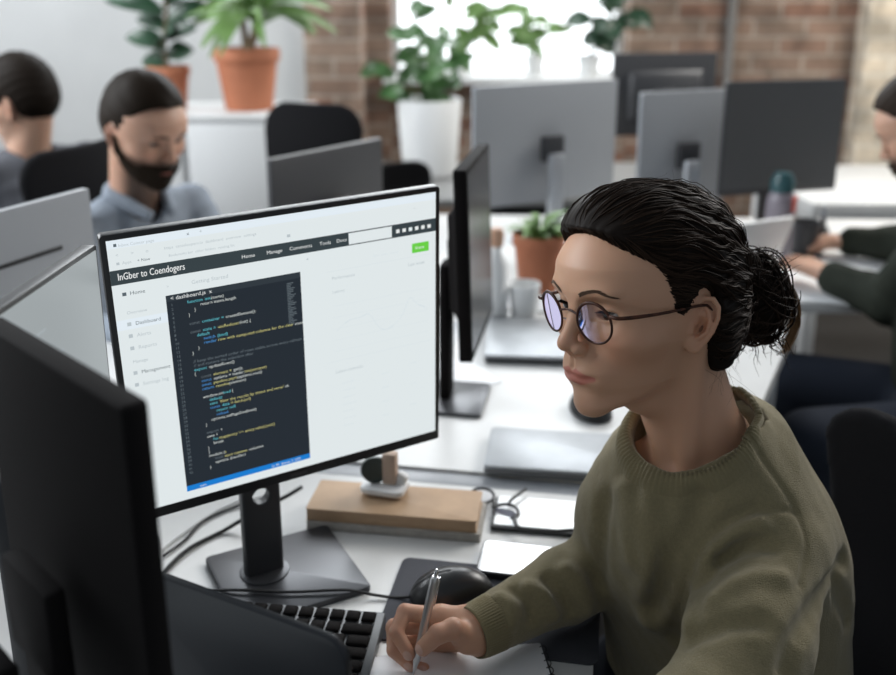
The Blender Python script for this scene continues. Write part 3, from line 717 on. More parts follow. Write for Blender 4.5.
# ------------------------------------------------------------------ room
def brickmat(c1=(.25, .135, .095, 1), c2=(.26, .19, .145, 1), c3=(.36, .30, .25, 1)):
    m = bpy.data.materials.new('brick'); m.use_nodes = True; nt = m.node_tree; N = nt.nodes; L = nt.links; b = N['Principled BSDF']; b.inputs['Roughness'].default_value = .9
    tc = N.new('ShaderNodeTexCoord'); sp = N.new('ShaderNodeSeparateXYZ'); cb = N.new('ShaderNodeCombineXYZ'); ad = N.new('ShaderNodeMath')
    L.new(tc.outputs['Object'], sp.inputs[0]); L.new(sp.outputs['X'], ad.inputs[0]); L.new(sp.outputs['Y'], ad.inputs[1]); L.new(ad.outputs[0], cb.inputs['X']); L.new(sp.outputs['Z'], cb.inputs['Y'])
    br = N.new('ShaderNodeTexBrick'); br.inputs['Scale'].default_value = 1; br.inputs['Brick Width'].default_value = .25; br.inputs['Row Height'].default_value = .085; br.inputs['Mortar Size'].default_value = .009; br.inputs['Mortar Smooth'].default_value = .3
    br.inputs['Color1'].default_value = c1; br.inputs['Color2'].default_value = c2; br.inputs['Mortar'].default_value = c3
    L.new(cb.outputs[0], br.inputs['Vector'])
    n = N.new('ShaderNodeTexNoise'); n.inputs['Scale'].default_value = 7; n.inputs['Detail'].default_value = 6; L.new(tc.outputs['Object'], n.inputs['Vector'])
    mp = N.new('ShaderNodeMapRange'); mp.inputs['From Min'].default_value = .35; mp.inputs['From Max'].default_value = .65; mp.inputs['To Min'].default_value = .65; mp.inputs['To Max'].default_value = 1.35; L.new(n.outputs['Fac'], mp.inputs['Value'])
    v = N.new('ShaderNodeVectorMath'); v.operation = 'SCALE'; L.new(br.outputs['Color'], v.inputs[0]); L.new(mp.outputs[0], v.inputs['Scale']); L.new(v.outputs[0], b.inputs['Base Color'])
    bp = N.new('ShaderNodeBump'); bp.inputs['Strength'].default_value = .5; bp.inputs['Distance'].default_value = .01; bp.invert = True; L.new(br.outputs['Fac'], bp.inputs['Height']); L.new(bp.outputs[0], b.inputs['Normal'])
    return m
M['brick'] = brickmat(); M['sunlit_cream_brick'] = brickmat((.70, .60, .47, 1), (.62, .54, .43, 1), (.72, .66, .56, 1))  # cream brick of the pillar, some of its sunlit brightness put into the colour
M['wall'] = mat('white_wall_plaster', (.56, .57, .57), .9, var=.04, vscale=3, bump=.1, bscale=30)
M['floorm'] = mat('grey_floor', (.06, .055, .05), .7, var=.15, vscale=4)
M['sky'] = mat('overcast_sky', (0, 0, 0), 1, emis=(.93, .97, 1), es=3.2)
def struct(o): o['kind'] = 'structure'; return o
struct(box('floor', (0, 1.9, -.05), (7, 6.6, .1), M['floorm'], bev=0))
struct(box('wall_back_left', (-2.32, 4.45, 1.4), (3.4, .1, 2.8), M['wall'], bev=0))
struct(box('wall_left', (-3.5, 1.9, 1.4), (.1, 6.6, 2.8), M['wall'], bev=0))
BY = 4.62
bw = empty('wall_back'); struct(bw)
def wallpiece(x0, x1, z0, z1, y0=BY, t=.35): 
    return box('brickwork', ((x0+x1)/2, y0 + t/2, (z0+z1)/2), (x1-x0, t, z1-z0), M['brick'], bw, bev=0)
wallpiece(-.62, -.28, 0, 2.8); wallpiece(-.28, .88, 0, 1.02); wallpiece(-.28, .88, 2.45, 2.8); wallpiece(.88, 1.98, 0, 2.8)
box('sunlit_brickwork', (2.26, BY + .10, 1.4), (.56, .44, 2.8), M['sunlit_cream_brick'], bw, bev=0); wallpiece(2.54, 3.5, 0, .8); wallpiece(2.54, 3.5, 2.45, 2.8)
wallpiece(-.66, -.40, 0, 2.8, 4.36, .26)
def window(nm, x0, x1, z0, z1, y, nx=2, nz=3):
    w = empty(nm); struct(w); fw = .035
    box('window_frame', ((x0+x1)/2, y, z0 + fw/2), (x1-x0, .06, fw), M['white'], w); box('window_frame', ((x0+x1)/2, y, z1 - fw/2), (x1-x0, .06, fw), M['white'], w)
    for x in (x0 + fw/2, x1 - fw/2): box('window_frame', (x, y, (z0+z1)/2), (fw, .06, z1 - z0 - 2*fw), M['white'], w)
    for i in range(1, nx): box('window_bar', (x0 + (x1-x0)*i/nx, y, (z0+z1)/2), (.022, .04, z1-z0-2*fw), M['white'], w)
    for i in range(1, nz): box('window_bar', ((x0+x1)/2, y, z0 + (z1-z0)*i/nz), (x1-x0-2*fw, .036, .022), M['white'], w)
    g = box('window_pane', ((x0+x1)/2, y, (z0+z1)/2), (x1-x0-2*fw, .006, z1-z0-2*fw), M['pane'], w, bev=0)
    return w
pm = bpy.data.materials.new('window_glass'); pm.use_nodes = True; nt = pm.node_tree; nt.nodes.clear(); o_ = nt.nodes.new('ShaderNodeOutputMaterial'); mx_ = nt.nodes.new('ShaderNodeMixShader'); mx_.inputs[0].default_value = .06
nt.links.new(nt.nodes.new('ShaderNodeBsdfTransparent').outputs[0], mx_.inputs[1]); g_ = nt.nodes.new('ShaderNodeBsdfGlossy'); g_.inputs['Roughness'].default_value = .03; nt.links.new(g_.outputs[0], mx_.inputs[2]); nt.links.new(mx_.outputs[0], o_.inputs[0]); M['pane'] = pm
window('window_1', -.28, .88, 1.02, 2.45, BY + .20, 1, 2)
window('window_2', 2.54, 3.5, .80, 2.45, BY + .20, 2, 2)
struct(box('window_sill', (.30, BY - .02, 1.035), (1.22, .30, .03), M['white'], None)).name = 'trim_1'
sk = struct(box('sky_backdrop', (1.2, 7.0, 2.0), (9, .1, 6), M['sky'], None, bev=0))
pp = tag(empty('conduit_pipe'), 'grey vertical conduit pipe running down the brick wall', 'pipe')
M['pipe'] = mat('painted_pipe', (.20, .19, .18), .5)
lathe('pipe', [(.022, 0), (.022, 2.8)], M['pipe'], pp, (1.36, BY - .03, 0), 20)
for z in (.5, 1.3, 2.1): box('bracket', (1.36, BY - .015, z), (.07, .03, .02), M['pipe'], pp)
# ------------------------------------------------------------------ desks
def desk(label, c, sx, sy, rz, group=None, legs=True, thick=.028, top='desk'):
    d = tag(empty('desk', (c[0], c[1], 0), rz), label, 'desk', group)
    plate('desktop', (0, 0, .73 - thick/2), (sx, sy, thick), .012, M[top], d, .002)
    for a in (-1, 1):
        for b in (-1, 1): box('leg', (a*(sx/2 - .05), b*(sy/2 - .06), (.73 - thick)/2), (.045, .045, .73 - thick), M['white'], d)
        box('side_rail', (a*(sx/2 - .05), 0, .73 - thick - .02), (.03, sy - .165, .04), M['white'], d)
    return d
RZ = math.radians(-9.8); ux, uy = math.cos(RZ), math.sin(RZ)
def dl(x, y, o=(.222, 1.221)): return (o[0] + x*ux - y*uy, o[1] + x*uy + y*ux)
c_ = dl(-.65, -.42); desk('white desk in the foreground holding the keyboard, notebook and code screen', c_, 1.3, .84, RZ)
d2 = tag(empty('desk', (*dl(0, 0), 0), RZ), 'white desk behind the tan notebook, holding the two closed laptops', 'desk')
bm = bmesh.new(); f_ = bm.faces.new([bm.verts.new((x, y, .702)) for x, y in ((-1.28, .045), (.20, .045), (.245, .25), (.415, .80), (-1.28, .80))]); r_ = bmesh.ops.extrude_face_region(bm, geom=[f_]); bmesh.ops.translate(bm, verts=[g for g in r_['geom'] if isinstance(g, bmesh.types.BMVert)], vec=(0, 0, .028))
bmobj('desktop', bm, M['desk'], d2)
for x, y in ((-1.22, .10), (.14, .10), (-1.22, .73), (.35, .73)): box('leg', (x, y, .351), (.045, .045, .702), M['white'], d2)
c_ = dl(-.42, .0225); cb_ = tag(box('cable_tray', (c_[0], c_[1], .716), (1.7, .040, .02), M['silver_plastic'], None, .002, rot=(0, 0, RZ)), 'grey metal strip covering the gap between the two white desks', 'cable tray')
box('bracket', (0, 0, -.03), (.5, .03, .04), M['silver_plastic'], cb_)
desk('white desk at right where the man in the dark sweater works', (.62, 2.555), 2.1, .86, math.radians(-3))
M['grey_desk'] = mat('grey_desk_laminate', (.20, .20, .195), .5)
desk('grey desk at the back carrying the white planter', (.20, 3.62), 1.3, .75, 0, top='grey_desk')
desk('white table at the far right under the bright window edge', (1.75, 3.55), .95, .75, 0, thick=.06)
# ------------------------------------------------------------------ monitors
def monitor(label, base, rz, w, h, zb, body='black', screen='black', off=(0, -.045), tilt=0, roll=0, stand='plate', bez=.007, back=None, thick=.014, bulge=True, basez=.73, base_s=(.20, .17), group=None, neck=True, led=False):
    """local frame: screen faces -y; base on the desk at the origin; zb = height of lower edge above the desk"""
    m = tag(empty('monitor', (base[0], base[1], basez), rz), label, 'monitor', group); mb = M[body]
    hinge = Matrix.Translation((off[0], off[1], zb + h/2)) @ Matrix.Rotation(roll, 4, 'Y') @ Matrix.Rotation(tilt, 4, 'X')
    def put(o): o.matrix_basis = hinge @ o.matrix_basis; return o
    hs = put(plate('housing', (0, thick/2, 0), (w, h, thick), .004, mb, m, .0015, rot=(PI/2, 0, 0)))
    if bulge:
        bm = bmesh.new(); add_box(bm, Vector((0, 0, 0)), (w*.72, .022, h*.62), .006, 2)
        for v in bm.verts:
            if v.co.y > 0: v.co.x *= .9; v.co.z *= .86
        o = bmobj('rear_cover', bm, M[back or body], m, True, (0, thick + .010, -h*.02)); put(o)
    sb = .016
    s = put(box('screen', (0, -.0004, (sb - bez)/2), (w - 2*bez, .001, h - bez - sb), M[screen] if screen in M else screen, m, 0))
    yb = off[1] + thick + .02
    if neck:
        cz = zb + h*.42
        put(box('mount', (0, thick + .024, -h*.04), (.075, .016, .075), M['black_matte'] if body == 'black_matte' else M['dark'] if body != 'silver_plastic' else M['graphite'], m, .004))
        box('neck', (off[0]*.3, .014, cz/2 + .004), (.05, .020, cz - .004), M['black_matte'] if body == 'black_matte' else M['dark'] if body != 'silver_plastic' else M['silver'], m, .006, rot=(0, 0, 0))
        plate('base', (0, 0, .004), (base_s[0], base_s[1], .007), .008, M['graphite'] if body != 'silver_plastic' else M['silver'], m, .001)
    return m, hs, put
M['screen_off'] = mat('dark_screen', (.012, .013, .015), .22, spec=.6)
M['screen_off_soft'] = mat('matte_dark_screen', (.07, .072, .075), .5, spec=.5)
M['page'] = mat('page_white', (0, 0, 0), .4, emis=(.86, .93, .945), es=.86)
M['page_dim'] = mat('page_dim_white', (0, 0, 0), .35, emis=(.62, .68, .70), es=.50)
def em(n, c, s=1): M[n] = mat(n, (0, 0, 0), .5, emis=c, es=s, spec=.1); return M[n]
em('ui_bar', (.040, .055, .062)); em('ui_code', (.020, .027, .036)); em('ui_blue', (.012, .20, .62)); em('ui_green', (.14, .62, .06)); em('ui_grey', (.48, .54, .57)); em('ui_light', (.69, .76, .79)); em('ui_pale', (.76, .84, .90))
em('ui_txt', (.78, .80, .80)); em('ui_t_dark', (.10, .13, .15)); em('c_white', (.62, .66, .64)); em('c_cyan', (.12, .50, .58)); em('c_blue', (.07, .27, .62)); em('c_yel', (.58, .55, .22)); em('c_dim', (.13, .16, .18)); em('c_tab', (.032, .042, .052))
# main monitor with the code window ------------------------------------------------
AW, AH = .384, .345
mA, hA, putA = monitor('black monitor showing a white web page and a dark code window', (-.207, 1.040), math.radians(27.9), AW, AH, .146, off=(.006, -.046), tilt=math.radians(4.8), roll=-.037, neck=False, bez=.006, bulge=False)
for ch in list(mA.children):
    if ch.name.startswith('screen'): bpy.data.objects.remove(ch)
putA(box('rear_cover', (0, .024, -.01), (.25, .022, .20), M['black'], mA, .006))
sx0, sx1, sz0, sz1 = -AW/2 + .006, AW/2 - .006, -AH/2 + .014, AH/2 - .006
SWd, SHt = sx1 - sx0, sz1 - sz0
class Page:
    def __init__(s): s.V = []; s.F = []; s.m = []; s.mats = []
    def mi(s, k):
        if k not in s.mats: s.mats.append(k)
        return s.mats.index(k)
    def quad(s, u0, v0, u1, v1, k, d):
        y = -.0006 - .0001*d; n = len(s.V)
        s.V += [(sx0 + u0*SWd, y, sz1 - v0*SHt), (sx0 + u0*SWd, y, sz1 - v1*SHt), (sx0 + u1*SWd, y, sz1 - v1*SHt), (sx0 + u1*SWd, y, sz1 - v0*SHt)]
        s.F.append((n, n+1, n+2, n+3)); s.m.append(s.mi(k))
    def text(s, u, v, t, size, k, d=4, sxk=1.0):
        """size = letter height as a share of the screen height; returns end u"""
        cu = bpy.data.curves.new('t', 'FONT'); cu.body = t; cu.size = 1; cu.resolution_u = 2; o = bpy.data.objects.new('t', cu); me = o.to_mesh(); S_ = size*SHt*1.4
        n = len(s.V); y = -.0006 - .0001*d; mx = 0
        for q in me.vertices:
            s.V.append((sx0 + u*SWd + q.co.x*S_*sxk, y, sz1 - v*SHt + q.co.y*S_)); mx = max(mx, q.co.x)
        for p_ in me.polygons: s.F.append(tuple(n + i for i in p_.vertices)); s.m.append(s.mi(k))
        o.to_mesh_clear(); bpy.data.objects.remove(o); bpy.data.curves.remove(cu); return u + mx*S_*sxk/SWd
    def build(s, name, parent):
        me = bpy.data.meshes.new(name); me.from_pydata(s.V, [], s.F)
        for k in s.mats: me.materials.append(M[k])
        me.polygons.foreach_set('material_index', s.m); o = bpy.data.objects.new(name, me); COL.objects.link(o); o.parent = parent; return o
pg = Page(); pg.quad(0, 0, 1, 1, 'page', 0)
# browser chrome
pg.quad(0, .0, 1, .028, 'ui_pale', 1); pg.text(.03, .024, 'Inbox Cointer page', .010, 'ui_grey'); pg.text(.215, .020, 'x', .012, 'ui_t_dark'); pg.text(.25, .020, '+', .014, 'ui_grey'); pg.quad(.018, .012, .026, .022, 'ui_t_dark', 4)
for i, x in enumerate((.02, .06, .10)): pg.text(x, .056, '<>o'[i], .012, 'ui_grey')
pg.text(.15, .056, 'https  canteloopers.io  dashboard  overview  settings', .010, 'ui_grey'); pg.text(.92, .050, '...', .012, 'ui_grey')
pg.quad(.02, .0745, .028, .083, 'ui_grey', 4); pg.text(.035, .083, 'Apps', .010, 'ui_grey'); pg.text(.075, .083, '+ New', .010, 'ui_t_dark'); pg.text(.16, .083, 'Bookmarks bar  other folders  reading list', .009, 'ui_grey'); pg.quad(.505, .072, .515, .082, 'ui_grey', 4)
pg.quad(0, .100, 1, .150, 'ui_bar', 1); pg.text(.018, .135, 'InGber to Coendogers', .0245, 'ui_txt', sxk=.66); pg.text(.0185, .135, 'InGber to Coendogers', .0245, 'ui_txt', 4, .66)
for x, t in ((.365, 'Home'), (.440, 'Manage'), (.510, 'Comments'), (.605, 'Tools'), (.66, 'Docs')): pg.text(x, .131, t, .0130, 'ui_txt')
pg.quad(.70, .104, .845, .146, 'page', 3)
for i in range(6): pg.quad(.860 + i*.022, .120, .872 + i*.022, .134, 'ui_txt' if i != 2 else 'page', 3)
# side column
pg.text(.045, .190, 'Home', .0135, 'ui_t_dark'); pg.quad(.025, .178, .036, .190, 'ui_t_dark', 4); pg.text(.145, .188, '>', .010, 'ui_grey')
pg.text(.030, .255, 'Overview', .0115, 'ui_grey'); pg.quad(0, .272, .165, .308, 'ui_pale', 1)
for k, (v, t) in enumerate(((.296, 'Dashboard'), (.338, 'Alerts'), (.382, 'Reports'), (.472, 'Management'), (.516, 'Settings log'))):
    pg.text(.050, v, t, .0130, 'ui_grey' if k not in (0, 3) else 'c_dim'); pg.quad(.028, v - .013, .039, v, 'ui_grey', 4)
pg.text(.030, .430, 'Manage', .0115, 'ui_grey')
pg.text(.215, .190, 'Getting Started', .014, 'ui_grey'); pg.text(.56, .180, '+', .014, 'ui_grey')
# right column
pg.quad(.915, .185, .975, .222, 'ui_green', 2); pg.text(.925, .209, 'Share', .012, 'ui_txt'); pg.text(.78, .210, 'Edit view  more', .011, 'ui_light')
pg.quad(.62, .235, .98, .2365, 'ui_light', 2); pg.text(.64, .268, 'Performance', .012, 'ui_grey'); pg.text(.90, .270, 'Last week', .012, 'ui_grey'); pg.text(.64, .320, 'Latency', .011, 'ui_grey')
for i in range(5): pg.quad(.64, .37 + i*.045, .97, .3712 + i*.045, 'ui_light', 2)
def poly(pts, k, w=.0018):
    for (a, b), (c, d_) in zip(pts, pts[1:]):
        pg.quad(a, min(b, d_) - w, c, max(b, d_) + w, k, 3) if abs(b - d_) < .004 else pg.quad((a + c)/2 - w, min(b, d_), (a + c)/2 + w, max(b, d_), k, 3)
cv = [(.65 + .32*t, .47 - .035*math.sin(t*9) - .045*math.exp(-((t - .8)/.06)**2) - .04*math.exp(-((t - .35)/.08)**2)) for t in np.linspace(0, 1, 60)]; poly(cv, 'ui_light', .0015)
pg.quad(.62, .590, .98, .5915, 'ui_light', 2); pg.text(.64, .640, 'Latest commits', .0125, 'ui_grey')
for i in range(7):
    pg.text(.66, .690 + i*.030, ('build 281', 'merge fix', 'update ui', 'deploy ok', 'lint pass', 'add tests', 'cleanup')[i], .010, 'ui_light'); 
    if i % 2 == 0: pg.text(.80, .690 + i*.030, 'done', .010, 'ui_light')
    if i % 3 == 0: pg.text(.90, .675 + i*.030, '12:4%d' % i, .010, 'ui_light')
# code window
cu0, cv0, cu1, cv1 = .140, .215, .540, .968
pg.quad(cu0, cv0, cu1, cv1, 'ui_code', 2); pg.quad(cu0, cv0, cu1, cv0 + .022, 'c_tab', 3); pg.text(cu0 + .012, cv0 + .018, '< dashboard.js  x', .0140, 'ui_txt', 5); pg.quad(cu0, cv1 - .022, cu1, cv1, 'ui_blue', 3)
pg.text(cu0 + .04, cv1 - .006, 'main', .009, 'ui_txt', 5); pg.text(cu1 - .13, cv1 - .006, 'Ln 42  Spaces: 2  UTF', .009, 'ui_txt', 5)
code = [(1, [('function ', 'c_cyan'), ('init', 'c_cyan'), ('(items)', 'c_white')], 0), (3, [('return items.length', 'c_white')], 0), (2, [('}', 'c_white')], 0), (1, [('}', 'c_white')], 0), None,
 (1, [('const ', 'c_dim'), ('container = ', 'c_cyan'), ('createElement();', 'c_white')], 0), None, (1, [('const ', 'c_dim'), ('state = ', 'c_cyan'), ('useReducer', 'c_yel'), ('(init) {', 'c_white')], 0), (2, [('default', 'c_cyan')], 0), (3, [('switch ', 'c_blue'), ('(kind)', 'c_cyan')], 0),
 (3, [('render', 'c_blue'), (' row with computed columns for the view ', 'c_yel'), ('state', 'c_white')], 0), (2, [('}', 'c_white')], 0), (1, [('}', 'c_white')], 0), None, (1, [('// keep the sorted order of rows stable across every refresh', 'c_dim')], 0), (1, [('// and restore the selection after', 'c_dim')], 0), (1, [('export ', 'c_cyan'), ('updateRows()', 'c_white')], 0), (1, [('{', 'c_white')], 0),
 (2, [('const ', 'c_dim'), ('element = ', 'c_yel'), ('get();', 'c_white')], 0), (2, [('const ', 'c_blue'), ('options = loader.', 'c_white'), ('init(context)', 'c_yel')], 0), (2, [('await ', 'c_blue'), ('pipeline.start', 'c_yel'), ('(options.root)', 'c_white')], 0), (2, [('return ', 'c_blue'), ('resolve', 'c_yel'), ('(element)', 'c_white')], 0), None,
 (2, [('window.on', 'c_white'), ('load', 'c_cyan'), (' {', 'c_white')], 0), (3, [('default:', 'c_cyan')], 0), (3, [('case ', 'c_cyan'), ("'filter the results by status and name'", 'c_yel'), (' ok', 'c_white')], 0), (3, [('const ', 'c_blue'), ('data', 'c_cyan'), (' = fetch(url)', 'c_yel')], 0), (4, [('return null', 'c_cyan')], 0), (4, [('reload', 'c_blue')], 0), (3, [('options.setPageSize(limit)', 'c_white')], 0), (2, [('}', 'c_white')], 0), None,
 (2, [('export ', 'c_dim'), ('t', 'c_white')], 0), (2, [('case 1', 'c_white')], 0), (3, [('list', 'c_cyan'), ('.map(entry => entry.value)', 'c_yel'), ('.join()', 'c_yel')], 0), (3, [('break', 'c_white')], 0), (2, [('}', 'c_white')], 0), (2, [('}', 'c_white')], 0), (2, [('module (', 'c_white'), ('t', 'c_yel')], 0), (3, [('load:', 'c_dim'), (' start context ', 'c_yel'), ('columns', 'c_white')], 0), (3, [('options (handler)', 'c_white')], 0), (2, [('}', 'c_white')], 0)]
v = cv0 + .040
for i, ln in enumerate(code):
    pg.text(cu0 + .012, v, str(i + 1), .0095, 'c_dim', 5)
    if ln:
        u = cu0 + .040 + ln[0]*.018
        for t, k in ln[1]: 
            wd_ = len(t.rstrip())
            e = pg.text(u, v, t.rstrip(), .0112, k, 5); u = e + .006*(len(t) - wd_)
    v += .0157
for i in range(26):
    w_ = .010 + .018*rng.random(); pg.quad(cu1 - .045, cv0 + .034 + i*.0062, cu1 - .045 + w_, cv0 + .0368 + i*.0062, 'c_dim', 4)
scr = pg.build('screen', mA); scr.matrix_local = Matrix.Translation((.006, -.046, .146 + AH/2)) @ Matrix.Rotation(-.037, 4, 'Y') @ Matrix.Rotation(math.radians(4.8), 4, 'X')
putA(box('badge', (0, -.0004, -AH/2 + .007), (.020, .0006, .0045), M['dark'], mA, 0))
def neck_sdf2(p):
    x, y, z = p[..., 0], p[..., 1], p[..., 2]
    q = np.stack([np.abs(x + .028) - .0245 - .002*(z < 0), np.abs(y - .006) - .009, np.abs(z - .12) - .115], -1) + .004
    d = np.linalg.norm(np.maximum(q, 0), axis=-1) + np.minimum(q.max(-1), 0) - .004
    return smax(d, -(np.hypot(x + .028, z - .117) - .0105), .002)
V, F = sdf_arr(neck_sdf2, (-.06, -.02, -.01), (.02, .03, .25), .002); link('neck', mesh_np('neck', V, F), M['dark'], mA)
putA(box('mount', (-.01, .040, .01), (.07, .016, .07), M['black'], mA, .004))
plate('base', (-.004, -.010, .004), (.168, .158, .008), .006, M['graphite'], mA, .001); lathe('base_disc', [(0, .0082), (.031, .0082), (.031, .0095), (.029, .010), (0, .010)], M['graphite'], mA, (-.028, .004, 0), n=40)
# the two monitors wrapping round to the left
em('ui_dimline', (.36, .40, .42))
mB, hB, putB = monitor('black monitor seen at a grazing angle, pale page on its screen, between the other two', (-.402, .790), math.radians(88.5), .205, .335, .142, screen='page_dim', off=(.0, -.050), bez=.005, base_s=(.12, .10))
for i in range(7): putB(box('page_line', (-.06 + .02*(i % 3), -.0011, .125 - i*.030), (.07 + .02*((i*7) % 3), .0004, .0022), M['ui_dimline'], mB, 0))
mC, hC, putC = monitor('black monitor turned away, back to the camera, nearest at the left edge', (-.307, .556), math.radians(136.5), .222, .350, .128, body='black_matte', screen='page', off=(.0, -.062), bez=.006, back='black_matte', thick=.018, bulge=False, base_s=(.13, .12))
# background monitors
monitor('silver-backed monitor at the left edge with a long dark slot across its back', (-.640, 1.215), math.radians(-112.3), .50, .33, .085, body='silver_plastic', screen='screen_off', bulge=False)
sl = box('vent_slot', (0, 0, 0), (.36, .002, .006), M['black'], None, 0); sl.parent = [o for o in COL.objects if o.get('label', '').startswith('silver-backed monitor at the left')][0]; sl.location = (0, -.045 + .015, .335)
monitor('dark-backed monitor tilted behind the upper edge of the code monitor', (-.232, 1.995), math.radians(-125.6), .355, .27, .118, body='dark', screen='screen_off', back='dark', bulge=False)
monitor('large silver-backed monitor on a stand in front of the bright window', (.305, 2.66), math.radians(209.4), .50, .345, .12, body='silver_plastic', screen='screen_off', back='silver_plastic', bulge=False)
monitor('slim black monitor seen almost edge-on right of the code monitor', (.010, 1.56), math.radians(80), .27, .325, .122, body='black_matte', screen='screen_off', off=(.02, -.045), thick=.022, base_s=(.14, .12), tilt=math.radians(-2))
monitor('dark grey screen facing the camera on the right-hand desk', (.950, 2.70), math.radians(15), .385, .325, .150, body='dark', screen='screen_off_soft', bez=.005)
monitor('light grey monitor back standing left of the dark grey screen', (.690, 2.63), math.radians(203), .30, .335, .11, body='silver_plastic', screen='screen_off', bulge=False)
monitor('black-backed monitor on the rear desk, peeking over the light grey one', (.80, 3.42), math.radians(190), .40, .30, .20, body='dark', screen='screen_off', base_s=(.2, .15))
# ------------------------------------------------------------------ things on the desks
Z0 = .73
def deskbox(name, pc, s, rz, m, z=Z0, bev=.002, parent=None): return box(name, (pc[0], pc[1], z + s[2]/2), s, m, parent, bev, rot=(0, 0, rz))
# tablet propped at the front left
tb = empty('tablet', (-.196, .688, Z0), math.radians(-27)); tag(tb, 'dark tablet propped up in the foreground, its back to the camera', 'tablet')
M['tabback'] = mat('slate_tablet_back', (.018, .020, .025), .4, .3)
o = plate('body', (0, 0, .1115), (.262, .218, .009), .020, M['tabback'], tb, .002, rot=(PI/2, 0, 0)); plate('screen', (0, .0052, .1115), (.246, .200, .0008), .012, M['glass_black'], tb, 0, rot=(PI/2, 0, 0))
box('kickstand', (0, .045, .052), (.16, .004, .135), M['tabback'], tb, .001, rot=(math.radians(41), 0, 0))
# keyboard
kr = math.radians(-7); kc = Vector((-.073, .934, 0)); ku = Vector((math.cos(kr), math.sin(kr), 0)); kv = Vector((-math.sin(kr), math.cos(kr), 0)); kp = kc - ku*.148 - kv*.060
kb = tag(empty('keyboard', (kp.x, kp.y, Z0), kr), 'black keyboard between the monitor base and the open notebook', 'keyboard')
M['kb'] = mat('keyboard_body', (.075, .08, .085), .4, .3)
bm = bmesh.new(); vs = add_box(bm, Vector((0, 0, .007)), (.296, .120, .012), .002, 2)
for v in bm.verts: v.co.z += (v.co.y + .06)*.05 if v.co.z > .007 else 0
bmobj('body', bm, M['kb'], kb, True)
kbm = bmesh.new(); add_box(kbm, Vector((0, 0, .002)), (.0160, .0160, .0035), .0006, 1)
for v in kbm.verts:
    if v.co.z > .003: v.co.x *= .86; v.co.y *= .88
kme = bpy.data.meshes.new('key'); kbm.to_mesh(kme); kbm.free(); kme.materials.append(M['black_matte']); kme.shade_smooth()
for r_ in range(6):
    n_ = 15; x = -.140; widths = {0: [1]*15, 1: [1]*13 + [2], 2: [1.5] + [1]*12 + [1.5], 3: [1.75] + [1]*11 + [2.25], 4: [2.25] + [1]*10 + [2.75], 5: [1.25]*3 + [6.25] + [1.25]*4}[r_]
    for w_ in widths:
        wd_ = w_*.01867; o = bpy.data.objects.new('key', kme); COL.objects.link(o); o.parent = kb; yy = .047 - r_*.0188 - (.002 if r_ else 0)
        o.location = (x + wd_/2, yy, .0138 + (yy + .06)*.05); o.scale = ((wd_ - .0026)/.0158, 1, 1); x += wd_
# open notebook
nr = math.radians(7); nu = Vector((math.cos(nr), math.sin(nr), 0)); nv = Vector((-math.sin(nr), math.cos(nr), 0)); nc = Vector((.108, .896, 0)) - nu*.103 - nv*.14
nb = tag(empty('notebook', (nc.x, nc.y, Z0), nr), 'open white spiral notebook under the writing hand', 'notebook')
plate('cover', (0, 0, .001), (.206, .280, .002), .004, M['dark'], nb, .0004); plate('pages', (-.001, 0, .0056), (.200, .276, .0072), .003, M['paper'], nb, .0006)
P = []; R = []
for i in range(24):
    y = -.13 + i*.0113; t = np.linspace(0, 2*PI, 14)
    P.append(np.stack([.100 + .0045*np.cos(t), y + .001*np.sin(t/2), .0055 + .0050*np.sin(t)], 1)); R.append([.0006]*14)
V, F = tube_np(np.array(P), np.array(R), 5); sp_ = link('spiral_binding', mesh_np('spiral_binding', V, F), M['black'], nb)
# mouse mat, mouse, cable
mr = math.radians(-10); mu = Vector((math.cos(mr), math.sin(mr), 0)); mv = Vector((-math.sin(mr), math.cos(mr), 0)); mc = Vector((-.058, 1.070, 0)) + mu*.128 - mv*.082
mp_ = tag(plate('mouse_mat', (mc.x, mc.y, Z0 + .0015), (.256, .162, .003), .012, mat('mat_cloth', (.040, .042, .052), .85, bump=.3, bscale=900), None, .0008, rot=(0, 0, mr)), 'dark grey mouse mat behind the writing hand', 'mouse mat')
ms = tag(empty('computer_mouse', (.004, .985, Z0 + .0031), math.radians(8)), 'black wired mouse on the dark grey mat', 'mouse')
def mouse_sdf(p):
    x, y, z = p[..., 0], p[..., 1], p[..., 2]
    d = ell(p, (.006, 0, .0), (.047, .031, .037)); d = smin(d, ell(p, (-.016, 0, .0), (.034, .028, .026)), .02); d = smax(d, -z, .003)
    d = smax(d, -(np.maximum(np.abs(y) - .0005, np.maximum(x - .0, .012 - z))), .001); return d
V, F = sdf_arr(mouse_sdf, (-.06, -.04, -.005), (.06, .04, .045), .0012); link('shell', mesh_np('shell', V, F), mat('glossy_black', (.010, .010, .011), .34, spec=.5), ms)
lathe('scroll_wheel', [(0, -.003), (.006, -.003), (.0075, -.0015), (.0075, .0015), (.006, .003), (0, .003)], M['rubber'], ms, (-.026, 0, .0225), 24, rot=(PI/2, 0, 0))
m0 = Vector((.004 - .049*math.cos(.14), .985 - .049*math.sin(.14), Z0 + .008))
tag(tube('mouse_cable', [m0, Vector((*at(395, 600, Z0)[:2], Z0 + .0035)), Vector((*at(372, 598, Z0)[:2], Z0 + .005)), Vector((*at(345, 598, Z0)[:2], Z0 + .0115)), Vector((*at(290, 600, Z0)[:2], Z0 + .0115)), Vector((*at(235, 598, Z0)[:2], Z0 + .0115)), Vector((*at(190, 594, Z0)[:2], Z0 + .004)), Vector((*at(140, 590, Z0)[:2], Z0 + .003))], .0018, M['rubber'], None, 50, 8), 'thin black cable running left from the mouse', 'cable')
